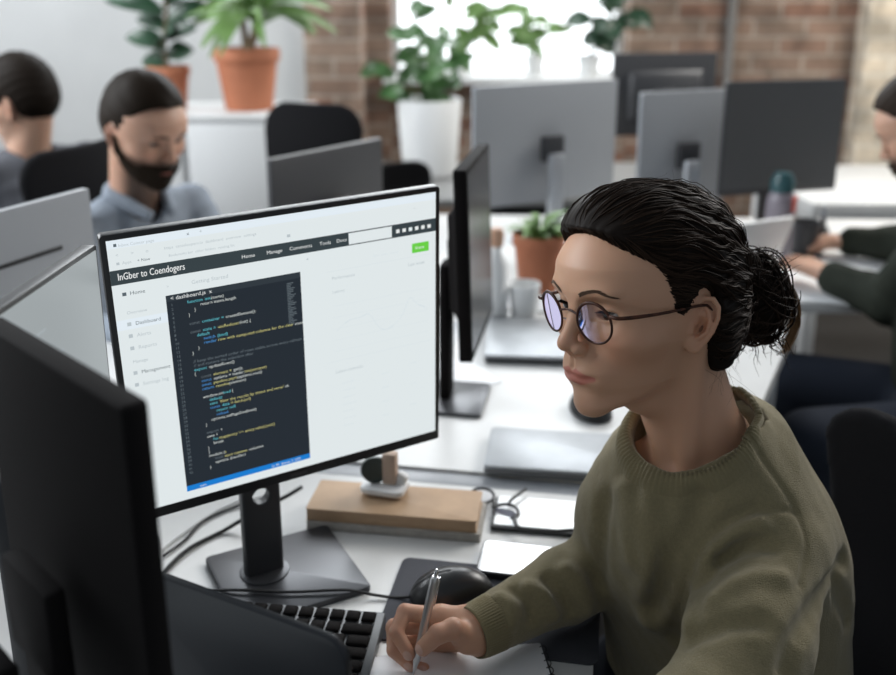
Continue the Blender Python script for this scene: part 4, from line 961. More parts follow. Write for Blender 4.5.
# phone on the mat edge
def flat(name, label, cat, fl, rz, s, m, z=Z0, rad=.008, bev=.0015):
    u = Vector((math.cos(rz), math.sin(rz), 0)); v = Vector((-math.sin(rz), math.cos(rz), 0)); c = Vector((fl[0], fl[1], 0)) + u*s[0]/2 + v*s[1]/2
    e = tag(empty(name, (c.x, c.y, z), rz), label, cat); plate('body', (0, 0, s[2]/2), s, rad, m, e, bev); return e
ph = flat('smartphone', 'black smartphone lying at the back edge of the mouse mat', 'phone', (.034, 1.024), math.radians(-11), (.150, .073, .0085), M['black'], Z0 + .0032, .010)
plate('screen', (0, 0, .0087), (.145, .068, .0006), .008, M['glass_black'], ph, 0)
# notepad in a black case, black glasses
np_ = flat('notepad', 'white notepad in a thin black case behind the phone', 'notepad', (.058, 1.134), math.radians(-9), (.150, .085, .006), M['black'], Z0, .006)
plate('paper', (0, .002, .0065), (.142, .076, .0012), .004, mat('glossy_sheet', (.78, .80, .80), .25), np_, 0)
bg = tag(empty('eyeglasses', (0, 0, 0)), 'spare pair of thin black glasses lying between the tan notebook and the notepad', 'eyeglasses')
def ringpts(c, a, b, rz, z, n=24):
    return [(c[0] + a*math.cos(t)*math.cos(rz) - b*math.sin(t)*math.sin(rz), c[1] + a*math.cos(t)*math.sin(rz) + b*math.sin(t)*math.cos(rz), z + .004*math.sin(t)) for t in np.linspace(0, 2*PI, n)]
q1 = at(466, 495, Z0 + .045); c1 = (q1.x, q1.y); 
w1 = at(482, 496, Z0 + .008); w2 = at(506, 511, Z0 + .010)
for w in (w1, w2):
    rg = ringpts((w.x, w.y), .018, .014, -.5, Z0 + .0085); tube('rim', rg, .0022, M['black'], bg, 40, 8)
    bm = bmesh.new(); bm.faces.new([bm.verts.new((w.x + (p[0]-w.x)*.96, w.y + (p[1]-w.y)*.96, p[2])) for p in rg[:-1]]); r = bmesh.ops.extrude_face_region(bm, geom=bm.faces[:]); bmesh.ops.translate(bm, verts=[g for g in r['geom'] if isinstance(g, bmesh.types.BMVert)], vec=(0, 0, .001)); bmobj('lens', bm, M['lens'], bg)
tube('bridge', [(w1.x + .018, w1.y - .009, Z0 + .0095), ((w1.x + w2.x)/2, (w1.y + w2.y)/2 + .003, Z0 + .014), (w2.x - .018, w2.y + .009, Z0 + .0095)], .0020, M['black'], bg, 12, 8)
tube('temple', [(w2.x + .010, w2.y - .014, Z0 + .010), at(520, 528, Z0 + .012), at(550, 531, Z0 + .012), at(574, 530, Z0 + .012)], [.0028, .0024, .0022, .0026], M['black'], bg, 24, 8)
tube('temple', [(w2.x + .004, w2.y + .012, Z0 + .012), at(512, 499, Z0 + .014), at(526, 489, Z0 + .014)], [.0028, .0022, .0024], M['black'], bg, 20, 8)
# books
bkr = math.radians(-8)
def book(label, fl, s, z, cover, pages=True):
    u = Vector((math.cos(bkr), math.sin(bkr), 0)); v = Vector((-math.sin(bkr), math.cos(bkr), 0)); c = Vector((fl[0], fl[1], 0)) + u*s[0]/2 + v*s[1]/2
    e = tag(empty('notebook', (c.x, c.y, z), bkr), label, 'notebook'); t = .0022
    plate('front_cover', (0, 0, s[2] - t/2), (s[0], s[1], t), .003, cover, e, .0005); plate('back_cover', (0, 0, t/2), (s[0], s[1], t), .003, cover, e, .0005)
    box('spine', (0, -s[1]/2 + .001, s[2]/2), (s[0] - .003, .002, s[2] - .001), cover, e, .0004); box('pages', (0, .001, s[2]/2), (s[0] - .006, s[1] - .006, s[2] - 2*t - .0003), M['paper'], e, .0005); return e
M['tan'] = mat('tan_cover', (.42, .28, .17), .6, var=.1, vscale=20, bump=.1, bscale=200); M['greycover'] = mat('grey_board', (.36, .34, .31), .7, var=.15, vscale=60)
book('grey-white notebook lying under the tan notebook', (-.197, 1.138), (.243, .084, .012), Z0, M['greycover'])
book('thick tan notebook on top of the grey-white notebook', (-.197, 1.141), (.238, .080, .018), Z0 + .0123, M['tan'])
hx = at(385, 488, Z0 + .036)
hd = tag(empty('desk_ornament', (hx.x, hx.y, Z0 + .0347), math.radians(-15)), 'small white stand with a dark disc and beige block, on the tan notebook', 'ornament'); hd.scale = (1.15,)*3
plate('tray', (0, 0, .004), (.056, .040, .008), .010, M['white'], hd, .002)
box('block', (.006, .004, .028), (.018, .014, .042), mat('beige_block', (.50, .38, .30), .7), hd, .003); lathe('disc', [(0, -.003), (.017, -.003), (.018, 0), (.017, .003), (0, .003)], mat('dark_green_disc', (.02, .035, .03), .3), hd, (-.012, -.002, .026), 30, rot=(PI/2, 0, .3))
box('peg', (.020, .006, .014), (.014, .012, .016), M['white'], hd, .004, rot=(0, .5, 0))
# cables behind the monitor
def px3(l): return [at(x, y, Z0 + h) for x, y, h in l]
tag(tube('monitor_cable', px3([(302, 487, .035), (285, 497, .03), (258, 510, .025), (225, 530, .004), (190, 548, .004), (166, 570, .004), (150, 590, .004)]), .0028, M['rubber'], None, 50, 8), 'black cable looping from behind the code monitor down to the left', 'cable')
tag(tube('power_cable', px3([(270, 495, .010), (240, 505, .003), (205, 520, .003), (185, 540, .003), (163, 556, .003)]), .0019, M['rubber'], None, 40, 8), 'thin dark cable beside the thicker monitor cable', 'cable')
tag(tube('white_cable', px3([(245, 498, .003), (215, 512, .003), (180, 535, .003), (158, 552, .003)]), .0020, M['white'], None, 40, 8), 'thin white cable lying on the desk by the black cables', 'cable')
ad = tag(empty('power_adapter', tuple(at(143, 556, Z0)), .4), 'white power adapter on the desk beside the black monitor back', 'adapter'); box('body', (0, 0, .020), (.045, .045, .040), M['white'], ad, .006); box('plug', (.0, .026, .02), (.012, .008, .01), M['dark'], ad, .001)
# laptops
def laptop_closed(label, fl, rz, s, m, edge):
    u = Vector((math.cos(rz), math.sin(rz), 0)); v = Vector((-math.sin(rz), math.cos(rz), 0)); c = Vector((fl[0], fl[1], 0)) + u*s[0]/2 + v*s[1]/2
    e = tag(empty('laptop', (c.x, c.y, Z0), rz), label, 'laptop'); t = s[2]
    plate('base', (0, 0, t*.32 + .001), (s[0], s[1], t*.62), .010, edge, e, .002); plate('lid', (0, 0, t*.83), (s[0], s[1], t*.30), .010, m, e, .002)
    for a in (-1, 1): box('foot', (a*s[0]*.4, -s[1]*.4, .0006), (.02, .01, .0012), M['rubber'], e, 0)
    box('hinge', (0, s[1]/2 - .002, t*.66), (s[0]*.6, .006, t*.3), M['dark'], e, .001); return e
M['lid'] = mat('brushed_lid', (.36, .38, .40), .45, .3, var=.12, vscale=14)
laptop_closed('closed grey laptop just left of the woman, behind the notepad', (.054, 1.285), math.radians(-8), (.31, .135, .018), M['lid'], mat('laptop_edge', (.14, .145, .15), .4, .5))
laptop_closed('closed silver laptop with a dark edge at the foot of the terracotta pot', (.072, 1.730), math.radians(-5), (.33, .225, .020), M['lid'], M['dark'])
mo = tag(empty('computer_mouse', tuple(at(590, 412, Z0)), 1.9), 'small black mouse half hidden behind the woman\'s chin', 'mouse')
V, F = sdf_arr(mouse_sdf, (-.06, -.04, -.005), (.06, .04, .045), .002); link('shell', mesh_np('shell', V, F), M['black'], mo)
# sheets of paper
M['paper2'] = mat('paper_sheets', (.74, .76, .78), .7)
ng = 'loose papers on the desk behind the edge-on monitor'
for i, (x, y, z, rz, lb) in enumerate([(438, 380, 0, .5, 'white sheet lying in front of the edge-on monitor'), (505, 305, 0, .3, 'white paper sheet left of the closed silver laptop'), (415, 330, 0, -.2, 'white paper sheet behind the right edge of the code monitor')]):
    q = at(x, y, Z0); o = tag(plate('paper_sheet', (q.x, q.y, Z0 + .0012), (.20, .14, .002), .001, M['paper2'], None, 0, rot=(0, 0, rz)), lb, 'paper', ng)
# plants --------------------------------------------------------------------
def leafgeo(base, tip, width, up, curl=.15, n=7, fold=.25):
    b = Vector(base); t = Vector(tip); ax = t - b; L = ax.length; ax.normalize(); s = ax.cross(Vector(up)).normalized(); nrm = s.cross(ax)
    V = []; F = []
    for i in range(n + 1):
        k = i/n; w = width*math.sin(PI*min(1, k*.93 + .05))**.75*.5; c = b + ax*L*k + nrm*(math.sin(k*PI)*curl*L - k*k*curl*L*.6)
        for a in (-1, -.5, 0, .5, 1): V.append(c + s*w*a + nrm*abs(a)*w*fold)
    for i in range(n):
        for j in range(4): q = i*5 + j; F.append((q, q+1, q+6, q+5))
    return np.array([tuple(v) for v in V]), np.array(F)
def pot(parent, r, h, m, soil=True, name='pot'):
    lathe(name, [(0, 0), (r*.70, 0), (r*.72, .004), (r*.92, h*.80), (r*.99, h*.80), (r, h*.82), (r, h*.985), (r*.98, h), (r*.90, h), (r*.88, h*.86), (0, h*.86)], m, parent, n=48)
    if soil: lathe('soil', [(0, h*.885), (r*.5, h*.89), (r*.87, h*.875), (r*.87, h*.86)], M['soil'], parent, n=32)
def foliage(parent, leaves, m, name='foliage'):
    V, F = joinVF([leafgeo(*l) for l in leaves]); o = link(name, mesh_np(name, V, F), m, parent); return o
def plant(name, label, cat, loc, r, h, potm): 
    e = tag(empty(name, loc), label, cat); pot(e, r, h, potm); return e
R2 = np.random.default_rng(11)
def rleaf(c, L, w, d, up=(0, 0, 1), curl=.15): d = Vector(d).normalized(); return (c, tuple(Vector(c) + d*L), w, up, curl)
# terracotta pot on the desk beside the woman
e = plant('potted_plant', 'low leafy plant in a terracotta pot on the desk near the woman\'s glasses', 'potted plant', (.224, 2.21, Z0), .066, .145, M['terracotta'])
L = []
for i in range(34):
    a = R2.uniform(0, 2*PI); b = .035*R2.random()**.5; c = (b*math.cos(a), b*math.sin(a), .125); L.append(rleaf(c, R2.uniform(.04, .10), .022, (math.cos(a)*.8, math.sin(a)*.8, R2.uniform(.25, 1.1)), curl=.25))
foliage(e, L, M['leaf_light'])
# big and small pots on the cabinet
cab = tag(empty('cabinet', (-.86, 3.62, 0)), 'white cabinet against the wall carrying two terracotta pots', 'cabinet')
M['cab'] = mat('white_cabinet', (.60, .61, .61), .45)
box('body', (0, 0, .5), (.62, .42, .98), M['cab'], cab, .004); box('top', (0, 0, .998), (.64, .44, .02), M['cab'], cab, .003)
for sx_, w in ((-.21, .18), (.105, .40)):
    d = box('door', (sx_, -.219, .52), (w, .018, .90), M['cab'], cab, .003); box('handle', ((w/2 - .03)*(1 if sx_ < 0 else -1), -.014, .12), (.01, .012, .12), M['chrome'], d, .002)
# dracaena
e = plant('potted_plant', 'tall spiky-leaved plant in a large terracotta pot on the white cabinet', 'potted plant', (-.765, 3.60, 1.008), .125, .23, M['terracotta'])
tube('stem', [(0, 0, .2), (.03, 0, .27), (.045, 0, .33), (.05, 0, .38)], [.020, .016, .015, .012], M['bark'], e, 20, 10); tube('stem', [(0, .01, .2), (-.02, .02, .45), (-.05, .02, .68)], [.014, .012, .010], M['bark'], e, 20, 10)
L = []
for cx_, cz_ in (((.05, 0), .34), ((-.05, .02), .66), ((.05, 0), .38)):
    for i in range(19):
        a = R2.uniform(0, 2*PI); el = R2.uniform(-.5, 1.1); L.append(rleaf((cx_[0], cx_[1], cz_ + R2.uniform(-.03, .03)), R2.uniform(.20, .36), .042, (math.cos(a), math.sin(a), el*.8 - .1), up=(0, -.8, .6), curl=.18))
foliage(e, L, M['leaf_light'])
# rubber plant
e = plant('potted_plant', 'dark broad-leaved rubber plant in a small terracotta pot on the cabinet\'s left end', 'potted plant', (-1.06, 3.58, 1.008), .080, .165, M['terracotta'])
tube('stem', [(0, 0, .14), (-.01, 0, .25), (.01, 0, .36), (.0, 0, .5)], [.009, .008, .007, .005], M['bark'], e, 20, 8)
L = []
for z, a, l in ((.16, 2.6, .12), (.20, .3, .10), (.24, 3.4, .15), (.27, -.6, .14), (.30, 2.2, .18), (.33, .2, .20), (.36, 3.2, .22), (.38, 1.1, .2), (.41, 4.5, .16), (.44, .1, .18), (.47, 2.9, .2), (.2, 4.6, .1), (.26, 5.0, .12)):
    L.append(rleaf((.0, 0, z), l, .085, (math.cos(a), math.sin(a)*.6, .25), up=(0, -1, .7), curl=.12))
foliage(e, L, M['leaf_dark'])
# planter on the rear desk
e = tag(empty('potted_plant', (-.075, 3.72, Z0)), 'bushy green plant in a white planter on the rear desk, left of the window', 'potted plant')
lathe('planter', [(0, 0), (.10, 0), (.108, .006), (.128, .30), (.125, .305), (.115, .30), (.112, .26), (0, .26)], M['white'], e, n=48); lathe('soil', [(0, .268), (.111, .264), (.111, .26)], M['soil'], e)
L = []; stems = []
for i in range(10):
    a = R2.uniform(0, 2*PI); t = Vector((math.cos(a)*R2.uniform(.05, .15) - .03, math.sin(a)*.12, R2.uniform(.35, .80))); tube('stem', [(math.cos(a)*.03, math.sin(a)*.03, .26), tuple(t*.5 + Vector((0, 0, .16))), tuple(t)], [.006, .003], M['leaf'], e, 12, 6)
    for j in range(4):
        p = Vector((math.cos(a)*.03, math.sin(a)*.03, .26)).lerp(t, .3 + .7*j/3); b = R2.uniform(0, 2*PI); L.append(rleaf(tuple(p), R2.uniform(.09, .14), .062, (math.cos(b), math.sin(b), R2.uniform(-.6, .5)), up=(0, -1, .5), curl=.12))
foliage(e, L, M['leaf'])
# plants on the window sill
def sill(label, x, hgt, n, m, w=.07, seed=1, pr=.06):
    g = np.random.default_rng(seed); e = tag(empty('potted_plant', (x, BY - .06, 1.05)), label, 'potted plant'); pot(e, pr, .10, M['white']); L = []
    for i in range(n):
        a = g.uniform(-.9, .9); t = Vector((math.sin(a)*hgt*.7, g.uniform(-.12, .02), hgt*math.cos(a)*g.uniform(.5, 1))); tube('stem', [(0, 0, .085), tuple(t*.5 + Vector((0, 0, .07))), tuple(t + Vector((0, 0, .05)))], [.004, .002], M['leaf_dark'], e, 10, 6)
        for j in range(4):
            p = Vector((0, 0, .085)).lerp(t + Vector((0, 0, .05)), .4 + .6*j/3); b = g.uniform(0, 2*PI); L.append(rleaf(tuple(p), g.uniform(.08, .14), w, (math.cos(b), math.sin(b)*.5, g.uniform(-.6, .4)), up=(0, -1, .4), curl=.12))
    foliage(e, L, m); return e
sill('trailing green plant at the right end of the window sill', .68, .42, 4, M['leaf_dark'], .085, 5)
sill('sparse leafy plant in the middle of the window sill', .42, .34, 4, M['leaf_light'], .05, 8, .05)
sill('light green plant at the left end of the window sill', .06, .38, 5, M['leaf_light'], .06, 9)
e = tag(empty('hanging_plant', (.90, BY - .12, 1.62)), 'dark-leaved hanging plant on the brick wall right of the window', 'hanging plant')
lathe('basket', [(0, 0), (.07, .01), (.09, .10), (.085, .10), (0, .06)], M['terracotta'], e); tube('hook', [(0, .12, .30), (0, .02, .32), (0, 0, .28)], .004, M['black'], e, 10, 6)
for a in (0, 2.1, 4.2): tube('cord', [(.086*math.cos(a), .086*math.sin(a), .10), (0, 0, .285)], .0015, M['bark'], e, 4, 5)
L = []
for i in range(26):
    a = R2.uniform(0, 2*PI); L.append(rleaf((.05*math.cos(a), .05*math.sin(a) - .02, .09), R2.uniform(.12, .36), .085, (math.cos(a)*.7, math.sin(a)*.4 - .1, R2.uniform(-1.3, .1)), curl=.2))
foliage(e, L, M['leaf_dark'])
# small things on the middle and right desks
q = atY(492, 235, 1.98)
e = tag(empty('spray_bottle', (.108, 1.985, Z0)), 'white bottle with a tan cap beside the edge-on monitor', 'bottle')
lathe('body', [(0, 0), (.024, 0), (.026, .01), (.026, .13), (.012, .16), (.011, .175), (0, .175)], M['white'], e); lathe('cap', [(0, .175), (.014, .175), (.016, .20), (.012, .215), (0, .217)], mat('tan_cap', (.50, .30, .20), .5), e)
e = tag(empty('cup', (.172, 1.992, Z0)), 'white cup between the tan-capped bottle and the terracotta pot', 'cup')
lathe('body', [(0, 0), (.026, 0), (.028, .004), (.036, .085), (.034, .085), (.027, .008), (0, .008)], M['white'], e); tube('handle', [(-.033, 0, .07), (-.055, 0, .06), (-.052, 0, .03), (-.030, 0, .02)], .004, M['white'], e, 16, 8)
wb = at(785, 252, Z0)
e = tag(empty('water_bottle', (.905, 2.47, Z0)), 'grey drinking bottle with a dark teal cap on the right-hand desk', 'bottle')
lathe('body', [(0, 0), (.036, 0), (.038, .004), (.038, .165), (.034, .185), (.028, .195), (0, .195)], mat('mauve_bottle', (.20, .18, .21), .35), e); lathe('cap', [(0, .195), (.031, .195), (.031, .225), (.022, .245), (0, .247)], mat('teal_cap', (.02, .07, .08), .35), e)
box('label_patch', (.028, -.026, .165), (.024, .004, .045), mat('red_patch', (.55, .10, .07), .5), e, .001, rot=(0, 0, .78)); box('label_patch', (.036, -.014, .155), (.004, .022, .04), M['white'], e, .001)
e = tag(empty('mug', (1.01, 2.54, Z0)), 'dark mug between the drinking bottle and the man\'s hand', 'mug')
lathe('body', [(0, 0), (.034, 0), (.036, .004), (.038, .095), (.035, .095), (.033, .008), (0, .008)], M['dark'], e); tube('handle', [(.036, 0, .08), (.06, 0, .07), (.058, 0, .035), (.036, 0, .025)], .005, M['dark'], e, 16, 8)
e = tag(empty('laptop', (.735, 2.40, Z0), math.radians(205)), 'white-lidded open laptop behind the woman\'s bun', 'laptop')
plate('base', (0, 0, .008), (.22, .16, .014), .01, M['silver'], e, .002); plate('lid', (0, .108, .085), (.22, .16, .007), .01, mat('white_lid', (.75, .77, .78), .4), e, .002, rot=(math.radians(70), 0, 0)); box('keys', (0, .01, .0155), (.19, .08, .001), M['black'], e, 0); box('hinge', (0, .078, .012), (.15, .008, .008), M['dark'], e, .001)
for i, (x, y, rz, lb) in enumerate([(1.16, 2.40, .2, 'white sheet under the forearms of the man in the dark sweater'), (.93, 2.25, -.4, 'white sheet near the front edge of the right-hand desk'), (.52, 2.35, .15, 'white sheet on the right-hand desk behind the terracotta pot')]):
    tag(plate('paper_sheet', (x, y, Z0 + .0012), (.21, .29, .002), .001, M['paper2'], None, 0, rot=(0, 0, rz)), lb, 'paper', 'papers on the right-hand desk')
# ------------------------------------------------------------------ office chairs
def chair(label, loc, rz, bw_=.44, bz0=.58, bz1=1.0, headrest=False, arms=True, seatz=.46, rec=.07, matb='fabric_black'):
    """faces +x; origin under the seat; backrest behind at -x"""
    c = tag(empty('office_chair', (loc[0], loc[1], 0), rz), label, 'chair')
    plate('seat', (0, 0, seatz - .03), (.46, .46, .06), .09, M['fabric_black'], c, .02)
    bm = bmesh.new(); n = 14; k = 16; V = {}
    def shell(p):
        x, y, z = p[..., 0], p[..., 1], p[..., 2]
        cx_ = -.25 - (z - bz0)*.12 + y*y*1.1 + .05*np.sin((z - bz0)/(bz1 - bz0)*PI)*-1
        q = np.stack([np.abs(y) - bw_/2 + .09 + .02*np.cos((z - bz0)*5), np.abs(z - (bz0 + bz1)/2) - (bz1 - bz0)/2 + .09], -1)
        d2 = np.linalg.norm(np.maximum(q, 0), axis=-1) + np.minimum(q.max(-1), 0) - .09
        return smax(d2, np.abs(x - cx_) - .014, .012)
    V_, F_ = sdf_arr(shell, (-.45, -bw_/2 - .05, bz0 - .05), (.05, bw_/2 + .05, bz1 + .05), .008); link('backrest', mesh_np('backrest', V_, F_), M[matb], c)
    tube('back_support', [(-.05, 0, seatz - .07), (-.26, 0, seatz - .05), (-.325, 0, seatz + .10), (-.305, 0, bz0 + .15)], .018, M['black'], c, 20, 8)
    if headrest:
        V_, F_ = sdf_arr(lambda p: smax(ell(p, (-.30, 0, bz1 + .09), (.05, .13, .065)), -ell(p, (-.20, 0, bz1 + .10), (.07, .2, .12)), .03), (-.4, -.2, bz1), (-.2, .2, bz1 + .2), .006); link('headrest', mesh_np('headrest', V_, F_), M[matb], c)
        tube('headrest_post', [(-.30, 0, bz1 - .06), (-.31, 0, bz1 + .08)], .010, M['black'], c, 8, 8)
    if arms:
        for s in (-1, 1):
            a = plate('armrest', (-.02, s*.27, seatz + .20), (.24, .07, .028), .03, M['black'], c, .008); tube('arm_post', [(-.02 + .02, s*.27 - s*.27 + s*0, -.014), (.02, 0, -.12), (.02, -s*.04, -.225), (.02, -s*.12, -.245)], .012, M['black'], a, 16, 8)
    lathe('gas_column', [(.0, .08), (.028, .08), (.028, .22), (.018, .22), (.018, seatz - .06), (0, seatz - .06)], M['black'], c, n=20)
    for i in range(5):
        a = 2*PI*i/5 + .3; l = tube('base_leg', [(.02*math.cos(a), .02*math.sin(a), .10), (.16*math.cos(a), .16*math.sin(a), .095), (.29*math.cos(a), .29*math.sin(a), .07)], [.022, .018, .013], M['black'], c, 12, 8)
        lathe('caster', [(0, -.012), (.022, -.012), (.026, -.006), (.026, .006), (.022, .012), (0, .012)], M['rubber'], l, (.29*math.cos(a), .29*math.sin(a), .026), 20, rot=(PI/2, 0, a + PI/2))
    return c
fdir = math.atan2(-.62, -.78)
M['mesh_black'] = mat('black_mesh_fabric', (.007, .007, .008), .9, bump=1.0, bscale=700, spec=.08)
chair('black mesh chair behind the woman in the olive sweater', (.305, .905), math.atan2(-.2, -.98), .42, .52, .930, matb='mesh_black', arms=False)
# ------------------------------------------------------------------ background people
def cap_short(p, top=.010, nape=-.055, recede=0, side=-.004):
    x, y, z = p[..., 0], p[..., 1], p[..., 2]; ay = np.abs(y); q = np.stack([x, ay, z], -1)
    d = ell(p, (-.001, 0, .049), (.097 + top*.5, .078 + top*.3, .086 + top)); d = smin(d, ell(p, (-.028, 0, .018), (.072, .070, .066)), .02)
    d = d + .0005*np.sin(x*90 + z*240 + 3*np.sin(y*60))
    z1 = np.clip(z, -.2, .098); hl = .106 - recede - (.070 - recede*.3)*np.sqrt(np.clip(1 - (z1/.098)**2, 0, 1))
    hl = np.where(z < .010, np.interp(z, [-.10, -.045, -.030, -.008, .004, .010], [-.075, -.055, -.030, -.018, .005, .034]), hl); hl = np.where((z < .012) & (z > -.030) & (ay > .045) & (x > .006), np.interp(z, [-.03, -.01, .012], [.014, .026, .036]), hl); hl = np.where(z > .098, .15, hl)
    d = smax(d, (x - hl)*.75, .006); d = smax(d, nape - z, .012); d = smax(d, -ell(q, (-.006, .080, .0), (.017, .020, .034)), .004); return d
def beard_sdf(p):
    x, y, z = p[..., 0], p[..., 1], p[..., 2]; ay = np.abs(y); q = np.stack([x, ay, z], -1)
    d = head_sdf(p, True) - .006 - .001*np.sin(x*300)*np.sin(y*280)*np.sin(z*310)
    top = -.040 + .0*x - np.clip((x - .02)*.0, 0, 1); top = np.where(x < .035, .032 - (x + .005)*1.6, np.interp(x, [.035, .06, .075], [-.034, -.040, -.034]))
    d = smax(d, (z - top)*.8, .006); d = smax(d, (.004 - x)*.8 + np.maximum(0, -.05 - z)*.2, .006)
    d = smax(d, -ell(p, (.103, 0, -.0505), (.022, .024, .0050)), .003); d = smax(d, -(z + .112), .01); return d
def person(label, O, fwd, pitch, T, shoulders, elbows, wrists, hip, knees, ankles, skin, hairc, shirt, pants, beard=False, hair_kw={}, h=.0026, hands=True, k=1.04, shoulder_r=.052, belly=(.115, .155), vneck=False):
    H = Head(O, fwd, pitch, 0, k); T = np.array([*T, 0.]); T /= np.linalg.norm(T); Lt = np.array([-T[1], T[0], 0]); R3 = np.array([T, Lt, [0, 0, 1]], np.float32).T
    sh = [np.array(s) for s in shoulders]; el = [np.array(s) for s in elbows]; wr = [np.array(s) for s in wrists]; hip = np.array(hip); C0 = (sh[0] + sh[1])/2; nb_ = C0 + [0, 0, .055] - T*.005
    parts_ = []
    def hb(p):
        d = head_sdf(H.loc(p), True)*k; d = smin(d, cap(p, H.wld([-.022, 0, -.02]), nb_ - [0, 0, .03], .053, .058), .015); return d
    lo = np.minimum(H.O, nb_) - .17; hi = np.maximum(H.O, nb_) + .17; Vh_, Fh_ = sdf_arr(hb, lo, hi, h); Ch = skin_tint(H.loc(Vh_), skin, .85 if beard else 0); parts_.append((Vh_, Fh_)); cols_ = [Ch]
    def trunk(p): 
        d = ell(p, C0*.75 + hip*.25 + [0, 0, -.02], (.085, .135, .16), R3); d = smin(d, ell(p, C0*.3 + hip*.7, (.085, .125, .15), R3), .06)
        for i in (0, 1): d = smin(d, chain(p, [sh[i], el[i], wr[i]], [.038, .034, .026]), .03)
        return d
    allp = np.array([*sh, *el, *wr, hip]); t_ = sdf_arr(trunk, allp.min(0) - .2, allp.max(0) + .2, .010); parts_.append(t_); cols_.append(np.tile(skin, (len(t_[0]), 1)))
    if hands:
        for i in (0, 1):
            u = wr[i] - el[i]; u /= np.linalg.norm(u); sd = np.cross(u, [0, 0, 1.]); sd /= np.linalg.norm(sd); s_ = 1 if i == 0 else -1   # i = 0 left hand
            tdir = -sd if i == 1 else sd; J = dict(wrist=wr[i], elbow=el[i], across=tdir*.9)
            for j, kx in enumerate(('index', 'middle', 'ring', 'pinky')):
                b = wr[i] + u*.090 + tdir*(.030 - .021*j) + [0, 0, .004]; ln = (1, 1.06, 1, .82)[j]; J[kx] = [b, b + u*.038*ln + [0, 0, -.004], b + u*.056*ln + [0, 0, -.018], b + u*.064*ln + [0, 0, -.036]]
            J['thumb'] = [wr[i] + u*.03 + tdir*.028, wr[i] + u*.062 + tdir*.048 - [0, 0, .006], wr[i] + u*.088 + tdir*.048 - [0, 0, .014], wr[i] + u*.108 + tdir*.040 - [0, 0, .022]]
            t_ = sdf_arr(lambda p, J=J: hand_sdf(p, J, 1.06), wr[i] - .16, wr[i] + .17, .003); parts_.append(t_); cols_.append(np.tile(skin, (len(t_[0]), 1)))
    hpL = hip + Lt*.09 + [0, 0, -.02]; hpR = hip - Lt*.09 + [0, 0, -.02]
    def legs(p, t=0):
        d = ell(p, hip, (.125, .165, .11), R3)
        for a, b, c in ((hpL, knees[0], ankles[0]), (hpR, knees[1], ankles[1])): d = smin(d, chain(p, [a, b, c], [.088 + t, .068 + t, .050 + t]), .03)
        return d
    lp = np.array([hip, *knees, *ankles]); t_ = sdf_arr(lambda p: legs(p, -.02), lp.min(0) - .2, lp.max(0) + .2, .014); parts_.append(t_); cols_.append(np.tile(skin, (len(t_[0]), 1)))
    me = mesh_np('person', *joinVF(parts_)); set_tint(me, np.vstack(cols_)); w = tag(link('person', me, M['skin']), label, 'person')
    t_ = sdf_arr(lambda p: legs(p, .004), lp.min(0) - .2, lp.max(0) + .2, .010); link('trousers', mesh_np('trousers', *t_), pants, w)
    for a, b in zip(knees, ankles):
        a = np.array(a, float); b = np.array(b, float); f_ = T; 
        def shoe(p): return smax(smin(cap(p, b + [0, 0, -.03], b + f_*.16 + [0, 0, -.045], .045, .036), cap(p, b, b + [0, 0, .05], .05, .055), .02), .001 - p[..., 2], .01)
        b[2] = .09; t_ = sdf_arr(shoe, b - .3, b + .3, .012); link('shoe', mesh_np('shoe', *t_), M['rubber'], w)
    def shirt_f(p):
        d = ell(p, C0*.8 + hip*.2 + [0, 0, -.03], (belly[0], belly[1], .17), R3); d = smin(d, ell(p, C0*.35 + hip*.65, (belly[0] + .005, belly[1], .20), R3), .06)
        for i in (0, 1):
            d = smin(d, cap(p, nb_ - [0, 0, .035], sh[i], .045, shoulder_r), .05)
        for i in (0, 1): d = smin(d, chain(p, [sh[i], el[i], wr[i]*.93 + el[i]*.07], [shoulder_r + .004, .055, .040], .02), .012)
        x, y, z = p[..., 0], p[..., 1], p[..., 2]; d = d + .003*np.sin(x*52 + 2*np.sin(z*31))*np.sin(z*38 + 2*np.sin(y*27))
        d = smax(d, -(cap(p, H.wld([-.02, 0, -.02]), nb_ - [0, 0, .055], .058, .066)), .008)
        if vneck: d = smax(d, -cap(p, nb_ + T*.07 + [0, 0, .0], nb_ + T*.125 - [0, 0, .10], .030, .004), .008)
        return d
    t_ = sdf_arr(shirt_f, allp.min(0) - .2, allp.max(0) + .2, .005); sh_ = link('shirt', mesh_np('shirt', *t_), shirt, w)
    if vneck:
        for s in (1, -1):
            pts = [nb_ - T*.06 + [0, 0, .030], nb_ + Lt*s*.066 + [0, 0, .018], nb_ + Lt*s*.055 + T*.05 + [0, 0, .000], nb_ + Lt*s*.028 + T*.105 - [0, 0, .030]]
            tube('collar', pts, [.011, .015, .015, .010], shirt, sh_, 20, 8, flat=1.3)
    t_ = sdf_arr(lambda p: cap_short(p, **hair_kw), (-.13, -.11, -.11), (.12, .11, .17), .0022); me = mesh_np('hair', H.wld(t_[0]), t_[1]); set_tint(me, np.tile(hairc, (len(t_[0]), 1))); link('hair', me, M['hair'], w)
    if beard:
        t_ = sdf_arr(beard_sdf, (-.02, -.09, -.13), (.13, .09, .0), .0022); me = mesh_np('beard', H.wld(t_[0]), t_[1]); set_tint(me, np.tile(np.array(hairc)*1.3, (len(t_[0]), 1))); link('beard', me, M['hair'], w)
